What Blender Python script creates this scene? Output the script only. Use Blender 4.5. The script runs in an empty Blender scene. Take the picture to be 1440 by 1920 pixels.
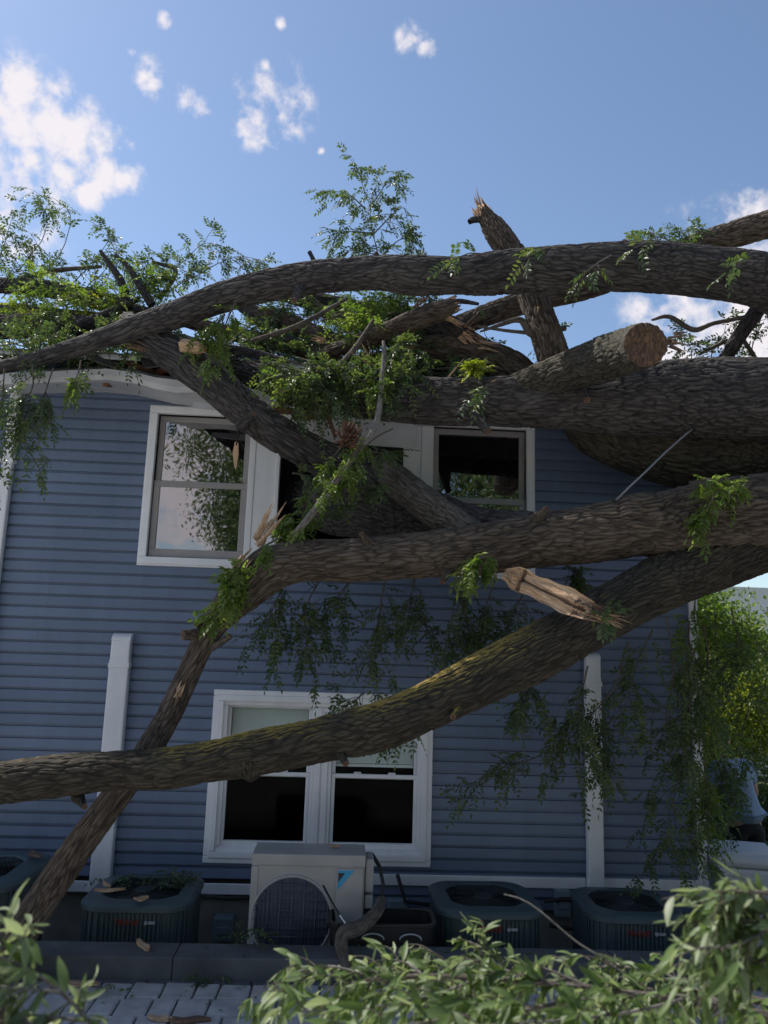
import bpy, bmesh, math, random
import numpy as np
from mathutils import Vector, Matrix

random.seed(11)
rng = np.random.default_rng(11)
scene = bpy.context.scene
COL = scene.collection
R_ = math.radians

# ------------------------------------------------------------------ camera
CAM = np.array([0.0, -6.6, 2.35])
FPX = 1443.0                                   # focal length in photo pixels (1440 x 1920)
PITCH, YAW, ROLL = map(R_, (10.04, 2.53, 1.875))
_f = np.array([math.sin(YAW)*math.cos(PITCH), math.cos(YAW)*math.cos(PITCH), math.sin(PITCH)])
_r0 = np.array([math.cos(YAW), -math.sin(YAW), 0.0]); _u0 = np.cross(_r0, _f)
_R = _r0*math.cos(ROLL)+_u0*math.sin(ROLL); _U = _u0*math.cos(ROLL)-_r0*math.sin(ROLL)
cd = bpy.data.cameras.new('camera'); cam = bpy.data.objects.new('camera', cd); COL.objects.link(cam)
cd.sensor_fit = 'VERTICAL'; cd.sensor_height = 24.0; cd.lens = 24.0*FPX/1920.0
cd.dof.use_dof = True; cd.dof.focus_distance = 6.0; cd.dof.aperture_fstop = 1.7
cd.clip_start = 0.05; cd.clip_end = 2000
M4 = Matrix(((_R[0], _U[0], -_f[0], CAM[0]), (_R[1], _U[1], -_f[1], CAM[1]), (_R[2], _U[2], -_f[2], CAM[2]), (0, 0, 0, 1)))
cam.matrix_world = M4
scene.camera = cam

def ray(px, py):
    return _f + _R*((px-720)/FPX) + _U*((960-py)/FPX)
def at(px, py, Y):
    d = ray(px, py); return CAM + d*((Y-CAM[1])/d[1])
def atz(px, py, Z):
    d = ray(px, py); return CAM + d*((Z-CAM[2])/d[2])
def depth(p):
    return float((np.asarray(p)-CAM) @ _f)

# ------------------------------------------------------------------ world, sun, exposure
SUN_AZ = R_(30)      # how far behind the wall plane the sun stands, seen from its left end
SUN_EL = R_(53)
sdir = Vector((-math.cos(SUN_AZ)*math.cos(SUN_EL), math.sin(SUN_AZ)*math.cos(SUN_EL), math.sin(SUN_EL)))
SKY_STRENGTH = 0.125
world = bpy.data.worlds.new('World'); scene.world = world; world.use_nodes = True
nt = world.node_tree; nt.nodes.clear()
def wn(t, **k):
    n = nt.nodes.new(t)
    for a, b in k.items(): setattr(n, a, b)
    return n
wo = wn('ShaderNodeOutputWorld'); bg = wn('ShaderNodeBackground'); bg.inputs['Strength'].default_value = SKY_STRENGTH
nt.links.new(bg.outputs[0], wo.inputs[0])
sky = wn('ShaderNodeTexSky', sky_type='NISHITA'); sky.sun_disc = False
sky.sun_elevation = SUN_EL
sky.sun_rotation = math.atan2(sdir.x, sdir.y)
sky.air_density = 1.0; sky.dust_density = 0.45; sky.ozone_density = 1.6
tc = wn('ShaderNodeTexCoord')
def wmath(op, a, b=None, clamp=False):
    n = wn('ShaderNodeMath', operation=op); n.use_clamp = clamp
    for i, v in enumerate((a, b)):
        if v is None: continue
        if isinstance(v, (int, float)): n.inputs[i].default_value = v
        else: nt.links.new(v, n.inputs[i])
    return n.outputs[0]
nz = wn('ShaderNodeTexNoise'); nz.inputs['Scale'].default_value = 9; nz.inputs['Detail'].default_value = 8; nz.inputs['Roughness'].default_value = .62
nt.links.new(tc.outputs['Generated'], nz.inputs['Vector'])
nz2 = wn('ShaderNodeTexNoise'); nz2.inputs['Scale'].default_value = 24; nz2.inputs['Detail'].default_value = 7; nz2.inputs['Roughness'].default_value = .6
nt.links.new(tc.outputs['Generated'], nz2.inputs['Vector'])
def dirn(px, py):
    d = ray(px, py); return d/np.linalg.norm(d)
BLOBS = [(0, 200, 50), (35, 185, 50), (45, 235, 52), (85, 210, 48), (95, 255, 52), (135, 240, 42), (145, 285, 46), (185, 275, 38), (195, 315, 38), (235, 332, 28), (125, 325, 30), (160, 365, 24), (60, 295, 24), (55, 150, 26), (105, 165, 22), (245, 272, 12),
         (507, 190, 52), (530, 225, 40), (485, 220, 40), (268, 140, 26), (285, 160, 20), (245, 98, 9), (350, 190, 22), (376, 205, 22), (775, 75, 22), (792, 92, 18), (305, 36, 10), (525, 45, 8), (498, 122, 10),
         (602, 283, 6), (1320, 610, 90), (1400, 600, 150), (1470, 640, 190), (1430, 470, 90), (1600, 690, 190), (-140, 300, 150), (-260, 120, 120), (1750, 300, 160), (400, -300, 80), (1200, -500, 90)]
dirs = [(dirn(x, y), r/FPX) for x, y, r in BLOBS]
for az, el, r in [(192, 16, .30), (203, 9, .22), (200, 24, .20), (170, 32, .22), (150, 20, .16), (215, 40, .15), (240, 25, .2), (300, 30, .14), (110, 35, .18), (60, 40, .12), (185, 15, .15)]:  # unseen clouds; those behind the viewer added for pale pane reflections
    a, e = R_(az), R_(el); dirs.append((np.array([math.sin(a)*math.cos(e), math.cos(a)*math.cos(e), math.sin(e)]), r))
cov = None
for d, r in dirs:
    v = wn('ShaderNodeVectorMath', operation='DISTANCE'); v.inputs[1].default_value = tuple(d)
    nt.links.new(tc.outputs['Generated'], v.inputs[0])
    m = wn('ShaderNodeMapRange'); m.inputs['From Min'].default_value = 0; m.inputs['From Max'].default_value = r*1.6
    m.inputs['To Min'].default_value = 1; m.inputs['To Max'].default_value = 0
    nt.links.new(v.outputs['Value'], m.inputs['Value'])
    cov = m.outputs[0] if cov is None else wmath('MAXIMUM', cov, m.outputs[0])
# ragged edge: coverage + two octave sets of noise
e1 = wmath('MULTIPLY', wmath('SUBTRACT', nz.outputs['Fac'], .5), 1.9)
e2 = wmath('MULTIPLY', wmath('SUBTRACT', nz2.outputs['Fac'], .5), 3.2)
dens = wmath('ADD', cov, wmath('ADD', e1, e2))
gate = wmath('MULTIPLY', cov, 3.5, True)
mr = wn('ShaderNodeMapRange', interpolation_type='SMOOTHSTEP'); mr.inputs['From Min'].default_value = .22; mr.inputs['From Max'].default_value = 1.1
nt.links.new(dens, mr.inputs['Value'])
cfac = wmath('MULTIPLY', wmath('MULTIPLY', mr.outputs[0], gate), .95)
mixc = wn('ShaderNodeMix', data_type='RGBA')
nt.links.new(cfac, mixc.inputs['Factor']); nt.links.new(sky.outputs[0], mixc.inputs['A'])
mixc.inputs['B'].default_value = (5.9, 5.55, 5.75, 1)
nt.links.new(mixc.outputs['Result'], bg.inputs['Color'])

sl = bpy.data.lights.new('sun', 'SUN'); sl.energy = 4.6; sl.angle = R_(.53); sl.color = (1, .94, .85)
sun = bpy.data.objects.new('sun', sl); COL.objects.link(sun)
sun.rotation_euler = sdir.to_track_quat('Z', 'Y').to_euler()
sun.location = (-8, 3, 14)
scene.view_settings.view_transform = 'Standard'; scene.view_settings.look = 'None'
scene.view_settings.exposure = 0.36; scene.view_settings.gamma = 1.0
scene.view_settings.use_curve_mapping = False
scene.cycles.use_denoising = True
scene.cycles.max_bounces = 8; scene.cycles.transparent_max_bounces = 8

# ------------------------------------------------------------------ materials
def mat(name):
    m = bpy.data.materials.new(name); m.use_nodes = True
    t = m.node_tree; b = t.nodes['Principled BSDF']
    return m, t, b
def node(t, typ, **k):
    n = t.nodes.new(typ)
    for a, b in k.items(): setattr(n, a, b)
    return n
def ramp(t, fac, stops):
    r = node(t, 'ShaderNodeValToRGB')
    e = r.color_ramp.elements
    while len(e) < len(stops): e.new(.5)
    for el, (p, c) in zip(e, stops): el.position = p; el.color = (*c, 1)
    t.links.new(fac, r.inputs['Fac']); return r.outputs['Color']
def noise(t, vec, scale, detail=4, rough=.55):
    n = node(t, 'ShaderNodeTexNoise'); n.inputs['Scale'].default_value = scale
    n.inputs['Detail'].default_value = detail; n.inputs['Roughness'].default_value = rough
    if vec is not None: t.links.new(vec, n.inputs['Vector'])
    return n.outputs['Fac']
def bump(t, b, h, strength, dist, normal=None):
    n = node(t, 'ShaderNodeBump'); n.inputs['Strength'].default_value = strength; n.inputs['Distance'].default_value = dist
    t.links.new(h, n.inputs['Height'])
    if normal is not None: t.links.new(normal, n.inputs['Normal'])
    t.links.new(n.outputs[0], b.inputs['Normal']); return n.outputs[0]
def objco(t):
    return node(t, 'ShaderNodeNewGeometry').outputs['Position']
def simple(name, c0, c1=None, rough=.5, scale=6, bmp=0, bscale=60, metal=0, spec=.5, detail=5):
    m, t, b = mat(name)
    c1 = c1 or tuple(x*.8 for x in c0)
    P = objco(t)
    t.links.new(ramp(t, noise(t, P, scale, detail), [(.32, c1), (.68, c0)]), b.inputs['Base Color'])
    b.inputs['Roughness'].default_value = rough; b.inputs['Metallic'].default_value = metal
    b.inputs['Specular IOR Level'].default_value = spec
    if bmp: bump(t, b, noise(t, P, bscale, 4), bmp, .004)
    return m
def math_(t, op, a, b):
    n = node(t, 'ShaderNodeMath', operation=op)
    for i, v in enumerate((a, b)):
        if isinstance(v, (int, float)): n.inputs[i].default_value = v
        else: t.links.new(v, n.inputs[i])
    return n.outputs[0]
def bark_mat(name, dark, mid, light, moss=None, amt=.0):
    m, t, b = mat(name)
    a = node(t, 'ShaderNodeAttribute', attribute_name='bark_co').outputs['Vector']
    mp = node(t, 'ShaderNodeMapping'); mp.inputs['Scale'].default_value = (1, 1, .22); t.links.new(a, mp.inputs['Vector'])
    n1 = noise(t, mp.outputs[0], 38, 6, .65)
    n2 = noise(t, mp.outputs[0], 120, 4, .6)
    n3 = noise(t, a, 2.3, 3, .5)
    fur = node(t, 'ShaderNodeAttribute', attribute_name='ridge').outputs['Fac']
    mix = node(t, 'ShaderNodeMath', operation='MULTIPLY_ADD'); t.links.new(n1, mix.inputs[0]); mix.inputs[1].default_value = .62
    m2 = node(t, 'ShaderNodeMath', operation='MULTIPLY'); t.links.new(fur, m2.inputs[0]); m2.inputs[1].default_value = .38
    t.links.new(m2.outputs[0], mix.inputs[2])
    c = ramp(t, mix.outputs[0], [(.30, dark), (.52, mid), (.85, light)])
    mxl = node(t, 'ShaderNodeMix', data_type='RGBA', blend_type='MULTIPLY'); mxl.inputs['Factor'].default_value = .6
    t.links.new(c, mxl.inputs['A']); t.links.new(ramp(t, n3, [(.3, (.6, .58, .6)), (.7, (1.15, 1.1, 1.0))]), mxl.inputs['B'])
    out = mxl.outputs['Result']
    if moss:
        g = node(t, 'ShaderNodeNewGeometry'); sx = node(t, 'ShaderNodeSeparateXYZ'); t.links.new(g.outputs['Normal'], sx.inputs[0])
        mr_ = node(t, 'ShaderNodeMapRange'); mr_.inputs['From Min'].default_value = .52; mr_.inputs['From Max'].default_value = .9
        t.links.new(sx.outputs['Z'], mr_.inputs['Value'])
        pn0 = noise(t, g.outputs['Position'], 6.5, 5, .7); sx2 = node(t, 'ShaderNodeSeparateXYZ'); t.links.new(g.outputs['Position'], sx2.inputs[0])
        pr0 = ramp(t, math_(t, 'DIVIDE', math_(t, 'ADD', sx2.outputs['X'], 3.0), 6.0), [(0, (.30,)*3), (.30, (.36,)*3), (.35, (.62,)*3), (.47, (.58,)*3), (.50, (.42,)*3), (.54, (.70,)*3), (.66, (.68,)*3), (.72, (.38,)*3), (1, (.3,)*3)])
        pn = math_(t, 'ADD', math_(t, 'MULTIPLY', pn0, .5), math_(t, 'MULTIPLY', pr0, .55)) if amt < .035 else pn0
        mm = node(t, 'ShaderNodeMath', operation='MULTIPLY'); t.links.new(mr_.outputs[0], mm.inputs[0])
        pr = node(t, 'ShaderNodeMapRange'); pr.inputs['From Min'].default_value = .5-amt; pr.inputs['From Max'].default_value = .62-amt*.5
        t.links.new(pn, pr.inputs['Value']); t.links.new(pr.outputs[0], mm.inputs[1])
        mx = node(t, 'ShaderNodeMix', data_type='RGBA'); t.links.new(mm.outputs[0], mx.inputs['Factor'])
        t.links.new(out, mx.inputs['A'])
        t.links.new(ramp(t, n2, [(.3, tuple(x*.4 for x in moss)), (.7, moss)]), mx.inputs['B'])
        out = mx.outputs['Result']
    t.links.new(out, b.inputs['Base Color'])
    b.inputs['Roughness'].default_value = .85; b.inputs['Specular IOR Level'].default_value = .25
    nb = bump(t, b, n1, 1.0, .016)
    bump(t, b, n2, .8, .006, nb)
    return m
def leaf_mat(name, c0, c1, c2, trans, tcol, rough=.45, under=None):
    m, t, b = mat(name)
    a = node(t, 'ShaderNodeAttribute', attribute_name='tint').outputs['Fac']
    if under is not None:      # single leaves: tint by object
        a = node(t, 'ShaderNodeObjectInfo').outputs['Random']
    col = ramp(t, a, [(0, c0), (.5, c1), (1, c2)])
    if under is not None:
        g = node(t, 'ShaderNodeNewGeometry')
        mx = node(t, 'ShaderNodeMix', data_type='RGBA'); t.links.new(g.outputs['Backfacing'], mx.inputs['Factor'])
        t.links.new(col, mx.inputs['A']); mx.inputs['B'].default_value = (*under, 1); col = mx.outputs['Result']
    t.links.new(col, b.inputs['Base Color']); b.inputs['Roughness'].default_value = rough
    tr = node(t, 'ShaderNodeBsdfTranslucent')
    tm = node(t, 'ShaderNodeMix', data_type='RGBA', blend_type='MULTIPLY'); tm.inputs['Factor'].default_value = 1
    t.links.new(col, tm.inputs['A']); tm.inputs['B'].default_value = (*tcol, 1); t.links.new(tm.outputs['Result'], tr.inputs['Color'])
    ms = node(t, 'ShaderNodeMixShader'); ms.inputs[0].default_value = trans
    t.links.new(b.outputs[0], ms.inputs[1]); t.links.new(tr.outputs[0], ms.inputs[2])
    t.links.new(ms.outputs[0], t.nodes['Material Output'].inputs['Surface'])
    return m
def glass_mat(name, refl, tint, blend=.25):
    m, t, b = mat(name); t.nodes.remove(b)
    g = node(t, 'ShaderNodeBsdfGlossy'); g.inputs['Roughness'].default_value = .012; g.inputs['Color'].default_value = (.95, .93, .95, 1)
    tr = node(t, 'ShaderNodeBsdfTransparent'); tr.inputs['Color'].default_value = (*tint, 1)
    bn = node(t, 'ShaderNodeBump'); bn.inputs['Strength'].default_value = .05; bn.inputs['Distance'].default_value = .05
    t.links.new(noise(t, objco(t), 1.6, 2), bn.inputs['Height']); t.links.new(bn.outputs[0], g.inputs['Normal'])
    fr = node(t, 'ShaderNodeLayerWeight'); fr.inputs['Blend'].default_value = blend
    mp = node(t, 'ShaderNodeMapRange'); mp.inputs['To Min'].default_value = refl; mp.inputs['To Max'].default_value = 1
    t.links.new(fr.outputs['Fresnel'], mp.inputs['Value'])
    ms = node(t, 'ShaderNodeMixShader'); t.links.new(mp.outputs[0], ms.inputs[0]); t.links.new(tr.outputs[0], ms.inputs[1]); t.links.new(g.outputs[0], ms.inputs[2])
    t.links.new(ms.outputs[0], t.nodes['Material Output'].inputs['Surface'])
    return m

BARK = bark_mat('bark', (.018, .0165, .017), (.052, .048, .049), (.14, .132, .13))
BARK_W = bark_mat('bark_warm', (.026, .020, .017), (.085, .066, .052), (.20, .165, .135))
BARK_M = bark_mat('bark_mossy', (.013, .012, .010), (.040, .035, .027), (.10, .087, .066), moss=(.46, .33, .075), amt=.03)
BARK_G = bark_mat('bark_mossy_green', (.018, .017, .014), (.055, .050, .040), (.125, .115, .09), moss=(.12, .12, .035), amt=.04)
TWIG = bark_mat('twig_bark', (.05, .042, .036), (.12, .105, .09), (.22, .2, .18))
TWIG_P = bark_mat('pale_twig', (.08, .075, .07), (.19, .178, .165), (.33, .315, .295))
def wood_mat(name, a, b_, c):
    m, t, b = mat(name)
    P = node(t, 'ShaderNodeAttribute', attribute_name='bark_co').outputs['Vector']
    mp = node(t, 'ShaderNodeMapping'); mp.inputs['Scale'].default_value = (1, 1, .12); t.links.new(P, mp.inputs['Vector'])
    n = noise(t, mp.outputs[0], 70, 5, .6)
    t.links.new(ramp(t, n, [(.28, a), (.5, b_), (.72, c)]), b.inputs['Base Color'])
    b.inputs['Roughness'].default_value = .75; bump(t, b, n, .7, .006); return m
WOOD = wood_mat('torn_wood', (.16, .085, .045), (.42, .27, .16), (.62, .46, .31))
WOOD_D = wood_mat('dark_heartwood', (.045, .025, .016), (.13, .075, .048), (.24, .155, .10))
WOOD_S = wood_mat('sawn_wood', (.025, .014, .010), (.075, .042, .026), (.20, .12, .06))
LEAF = leaf_mat('leaf', (.040, .072, .036), (.062, .102, .040), (.115, .15, .045), .32, (2.2, 2.2, .9))
LEAF_LIT = leaf_mat('leaf_sunlit_tint', (.055, .095, .016), (.10, .15, .024), (.19, .23, .075), .45, (2.2, 2.4, 1.2))  # sunlight put into the colour: brighter copy of the leaf tones
LEAF_BG = leaf_mat('leaf_yellow', (.09, .14, .018), (.16, .20, .022), (.27, .28, .04), .45, (2.2, 2.2, 1.0))
LEAF_F = leaf_mat('leaf_near', (.080, .130, .028), (.125, .170, .08), (.20, .235, .15), .28, (1.5, 1.6, .8), rough=.5, under=(.29, .34, .22))
SIDING = simple('siding_vinyl', (.138, .184, .280), (.120, .163, .254), .42, 1.6, .35, 3.5)
def weather(m, amt):
    t = m.node_tree; b = t.nodes['Principled BSDF']; src = b.inputs['Base Color'].links[0].from_socket
    oi = node(t, 'ShaderNodeObjectInfo').outputs['Random']; mp = node(t, 'ShaderNodeMapping'); mp.inputs['Scale'].default_value = (9, 1, .5); t.links.new(objco(t), mp.inputs['Vector'])
    n = noise(t, mp.outputs[0], 1.0, 5, .65)
    f = math_(t, 'ADD', math_(t, 'MULTIPLY', math_(t, 'SUBTRACT', oi, .5), amt), math_(t, 'MULTIPLY_ADD' if False else 'ADD', math_(t, 'MULTIPLY', n, amt*2.2), 1.0-amt*1.1))
    mx = node(t, 'ShaderNodeMix', data_type='RGBA', blend_type='MULTIPLY'); mx.inputs['Factor'].default_value = 1
    t.links.new(src, mx.inputs['A']); cb = node(t, 'ShaderNodeCombineColor'); [t.links.new(f, cb.inputs[k]) for k in range(3)]
    t.links.new(cb.outputs[0], mx.inputs['B']); t.links.new(mx.outputs['Result'], b.inputs['Base Color'])
weather(SIDING, .16)
WHITE = simple('white_vinyl', (.80, .81, .84), (.72, .73, .77), .4, 3, .04, 40)
weather(WHITE, .12)
WHITE_G = simple('white_metal_grimy', (.62, .63, .66), (.42, .43, .45), .35, 3, .15, 14)
SASH = simple('taupe_sash', (.34, .32, .32), (.28, .265, .265), .45, 4)
SHINGLE = simple('shingle', (.11, .105, .10), (.05, .048, .046), .9, 25, .8, 120)
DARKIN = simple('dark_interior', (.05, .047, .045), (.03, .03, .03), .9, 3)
RAFTER = simple('raw_lumber', (.25, .13, .075), (.14, .07, .04), .8, 12, .3, 60)
REDWOOD = simple('red_wood', (.20, .07, .045), (.11, .04, .03), .7, 14, .3, 60)
BLIND = simple('blind', (.80, .84, .81), (.74, .78, .75), .6, 4)
BLOCK = simple('foundation_block', (.30, .29, .27), (.2, .19, .18), .9, 5, .6, 70)
CONC = simple('kerb_concrete', (.11, .117, .125), (.06, .065, .07), .9, 4, .6, 80)
PAVER = simple('paver_stone', (.44, .43, .43), (.29, .285, .29), .88, 9, .7, 110)
EDGE = simple('edging_stone', (.11, .115, .125), (.07, .075, .08), .9, 8, .6, 90)
BOUNCE_GROUND = simple('pale_bounce_ground', (.52, .505, .48), (.42, .41, .39), .95, 7, .9, 40)  # yard made pale to bounce fill light onto the wall and limbs
GRASS = simple('ground_cover', (.07, .085, .03), (.05, .05, .025), .95, 3, .9, 30)
ACGREEN = simple('condenser_paint', (.062, .095, .105), (.048, .075, .085), .45, 5, .05, 60)
ACDARK = simple('condenser_grille', (.03, .038, .042), (.02, .026, .03), .5, 8)
BLACK = simple('black_plastic', (.018, .018, .02), (.012, .012, .013), .4, 8)
RED = simple('red_badge', (.30, .045, .035), (.22, .03, .025), .4, 20)
GREYL = simple('grey_badge', (.33, .36, .38), (.28, .3, .32), .4, 20)
HPCASE = simple('heat_pump_case', (.40, .395, .385), (.34, .335, .33), .45, 5, .04, 60)
HPGRILLE = simple('heat_pump_grille', (.085, .10, .14), (.06, .075, .11), .5, 9)
CYAN = simple('cyan_badge', (.03, .36, .62), (.025, .32, .56), .4, 20)
BOXGREY = simple('electrical_box_grey', (.20, .26, .30), (.15, .2, .24), .5, 9)
COPPER = simple('pipe_insulation', (.03, .03, .032), (.02, .02, .022), .8, 20)
ROPE = simple('grey_rope', (.22, .225, .24), (.16, .165, .18), .8, 60, .4, 200)
NEST = simple('torn_fibre', (.17, .085, .045), (.05, .025, .016), .95, 40, .6, 160)
SKIN = simple('skin', (.42, .25, .17), (.36, .2, .135), .5, 9)
SHIRT = simple('pale_blue_cloth', (.28, .36, .47), (.20, .27, .37), .85, 7, .5, 40)
SHORTS = simple('black_cloth', (.016, .016, .018), (.01, .01, .012), .9, 9)
HAIR = simple('dark_hair', (.05, .045, .04), (.025, .022, .02), .6, 40)
CHEST = simple('chest_plastic', (.60, .63, .68), (.52, .55, .6), .4, 5)
GLASS = glass_mat('window_glass', .25, (.55, .55, .56))
GLASS_L = glass_mat('window_glass_clear', .002, (.93, .95, .95), .005)

# ------------------------------------------------------------------ helpers
def tag(o, label=None, cat=None, group=None, kind=None):
    if label: o['label'] = label
    if cat: o['category'] = cat
    if group: o['group'] = group
    if kind: o['kind'] = kind
    return o
def thing(name, label, cat, loc=(0, 0, 0), rz=0, group=None):
    o = bpy.data.objects.new(name, None); COL.objects.link(o); o.location = loc; o.rotation_euler = (0, 0, rz)
    o.empty_display_size = .1
    return tag(o, label, cat, group)
def link(name, me, parent=None, kind=None, label=None):
    o = bpy.data.objects.new(name, me); COL.objects.link(o)
    if parent is not None: o.parent = parent
    return tag(o, label, None, None, kind)
def smooth(me, on=True):
    me.polygons.foreach_set('use_smooth', np.full(len(me.polygons), on)); me.update()
class MB:
    """collects shapes, links them as one mesh object"""
    def __init__(s): s.bm = bmesh.new()
    def box(s, x0, x1, y0, y1, z0, z1, bev=0, mi=0):
        r = bmesh.ops.create_cube(s.bm, size=1)
        vs = r['verts']
        for v in vs:
            v.co = Vector(((x0+x1)/2+v.co.x*(x1-x0), (y0+y1)/2+v.co.y*(y1-y0), (z0+z1)/2+v.co.z*(z1-z0)))
        fs = list({f for v in vs for f in v.link_faces})
        for f in fs: f.material_index = mi
        if bev:
            es = list({e for v in vs for e in v.link_edges})
            rr = bmesh.ops.bevel(s.bm, geom=es, offset=bev, segments=2, affect='EDGES', profile=.5)
            for f in rr['faces']: f.material_index = mi
        return s
    def tube(s, pts, r, n=8, cap=True, mi=0):
        pts = [Vector(p) for p in pts]; rs = r if isinstance(r, (list, tuple)) else [r]*len(pts)
        prev = None; rings = []
        up = Vector((0, 0, 1)) if abs((pts[1]-pts[0]).normalized().z) < .9 else Vector((0, 1, 0))
        for i, p in enumerate(pts):
            tg = (pts[min(i+1, len(pts)-1)]-pts[max(i-1, 0)]).normalized()
            a = tg.cross(up).normalized(); b = a.cross(tg).normalized(); up = b
            ring = [s.bm.verts.new(p+(a*math.cos(2*math.pi*k/n)+b*math.sin(2*math.pi*k/n))*rs[i]) for k in range(n)]
            if prev:
                for k in range(n):
                    f = s.bm.faces.new((prev[k], prev[(k+1) % n], ring[(k+1) % n], ring[k])); f.material_index = mi; f.smooth = True
            prev = ring; rings.append(ring)
        if cap:
            for rg in (rings[0], rings[-1]):
                try: f = s.bm.faces.new(rg); f.material_index = mi
                except ValueError: pass
        return s
    def poly(s, pts, d, mi=0):
        """extrude a planar outline by the vector d"""
        d = Vector(d); a = [s.bm.verts.new(Vector(p)) for p in pts]; b = [s.bm.verts.new(Vector(p)+d) for p in pts]
        fs = [s.bm.faces.new(a), s.bm.faces.new(list(reversed(b)))]
        n = len(a)
        for k in range(n): fs.append(s.bm.faces.new((a[k], b[k], b[(k+1) % n], a[(k+1) % n])))
        for f in fs: f.material_index = mi
        return s
    def build(s, name, mats, parent=None, kind=None, label=None, sm=False, offset=None):
        bmesh.ops.recalc_face_normals(s.bm, faces=s.bm.faces[:])
        if offset is not None: bmesh.ops.translate(s.bm, verts=s.bm.verts[:], vec=-Vector(offset))
        me = bpy.data.meshes.new(name); s.bm.to_mesh(me); s.bm.free()
        for m in (mats if isinstance(mats, (list, tuple)) else [mats]): me.materials.append(m)
        if sm: smooth(me)
        return link(name, me, parent, kind, label)
def mesh_np(name, V, quads=None, tris=None, mats=(), mq=None, mt=None, attrs=None, sm=True):
    me = bpy.data.meshes.new(name)
    quads = np.zeros((0, 4), int) if quads is None else np.asarray(quads); tris = np.zeros((0, 3), int) if tris is None else np.asarray(tris)
    nq, ntr = len(quads), len(tris)
    me.vertices.add(len(V)); me.vertices.foreach_set('co', np.asarray(V, np.float32).ravel())
    li = np.concatenate([quads.ravel(), tris.ravel()]).astype(np.int32)
    me.loops.add(len(li)); me.loops.foreach_set('vertex_index', li)
    me.polygons.add(nq+ntr)
    ls = np.concatenate([np.arange(nq)*4, nq*4+np.arange(ntr)*3]).astype(np.int32)
    me.polygons.foreach_set('loop_start', ls)
    mi = np.concatenate([np.zeros(nq, int) if mq is None else mq, np.zeros(ntr, int) if mt is None else mt]).astype(np.int32)
    for m in mats: me.materials.append(m)
    me.polygons.foreach_set('material_index', mi)
    me.polygons.foreach_set('use_smooth', np.full(nq+ntr, sm))
    for k, a in (attrs or {}).items():
        a = np.asarray(a, np.float32)
        at_ = me.attributes.new(k, 'FLOAT_VECTOR' if a.ndim == 2 else 'FLOAT', 'POINT')
        at_.data.foreach_set('vector' if a.ndim == 2 else 'value', a.ravel())
    me.update(calc_edges=True); me.validate()
    return me

# --- numpy noise
def _hash(ix, iy, iz, seed=0):
    h = (ix.astype(np.int64)*374761393 + iy.astype(np.int64)*668265263 + iz.astype(np.int64)*2147483647 + seed*1274126177) & 0xffffffff
    h = ((h ^ (h >> 13))*1274126177) & 0xffffffff
    h = ((h ^ (h >> 16))*2246822519) & 0xffffffff
    return (h ^ (h >> 15)) & 0xffffffff
def vnoise(q, seed=0):
    i = np.floor(q).astype(np.int64); f = q-i; f = f*f*(3-2*f); out = 0
    for dx in (0, 1):
        for dy in (0, 1):
            for dz in (0, 1):
                w = (f[:, 0] if dx else 1-f[:, 0])*(f[:, 1] if dy else 1-f[:, 1])*(f[:, 2] if dz else 1-f[:, 2])
                out = out+w*(_hash(i[:, 0]+dx, i[:, 1]+dy, i[:, 2]+dz, seed)/4294967295.0)
    return out
def fbm(q, o=3, seed=0):
    a, s, tot = 0, 1.0, 0
    for k in range(o): a = a+vnoise(q*(2**k), seed+k)*s; tot += s; s *= .5
    return a/tot
def worley(q, seed=0):
    i = np.floor(q).astype(np.int64); f1 = np.full(len(q), 9.); f2 = np.full(len(q), 9.)
    for dx in (-1, 0, 1):
        for dy in (-1, 0, 1):
            for dz in (-1, 0, 1):
                c = i+np.array([dx, dy, dz]); h = _hash(c[:, 0], c[:, 1], c[:, 2], seed)
                p = c+np.stack([(h & 1023)/1023., ((h >> 10) & 1023)/1023., ((h >> 20) & 1023)/1023.], 1)
                d = np.sqrt(((q-p)**2).sum(1))
                m = d < f1; f2 = np.where(m, f1, np.minimum(f2, d)); f1 = np.where(m, d, f1)
    return f1, f2
def catmull(P, per):
    P = np.asarray(P, float); P = np.vstack([2*P[0]-P[1], P, 2*P[-1]-P[-2]]); out = []
    for i in range(1, len(P)-2):
        t = np.linspace(0, 1, per, endpoint=False)[:, None]
        a, b, c, d = P[i-1], P[i], P[i+1], P[i+2]
        out.append(.5*((2*b)+(-a+c)*t+(2*a-5*b+4*c-d)*t**2+(-a+3*b-3*c+d)*t**3))
    out.append(P[-2:-1]); return np.vstack(out)
def resample(P, step):
    L = np.concatenate([[0], np.cumsum(np.linalg.norm(np.diff(P[:, :3], axis=0), axis=1))])
    n = max(3, int(L[-1]/step)); s = np.linspace(0, L[-1], n)
    return np.stack([np.interp(s, L, P[:, k]) for k in range(P.shape[1])], 1), s
def frames(C_):
    T = np.gradient(C_, axis=0); T /= np.linalg.norm(T, axis=1)[:, None]
    N = np.zeros_like(T); u = np.cross(T[0], [0, 0, 1.]);
    if np.linalg.norm(u) < .1: u = np.cross(T[0], [0, 1., 0])
    N[0] = u/np.linalg.norm(u)
    for k in range(1, len(T)):
        v = N[k-1]-T[k]*(N[k-1] @ T[k]); N[k] = v/np.linalg.norm(v)
    return T, N, np.cross(T, N)
def px_path(pts):
    """(px, py, radius px, Y) -> (x, y, z, radius m): each point put at its own distance in the yard"""
    out = []
    for px, py, r, Y in pts:
        p = at(px, py, Y); out.append((*p, r*depth(p)/FPX))
    return np.array(out)
SEED = [0]
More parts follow.
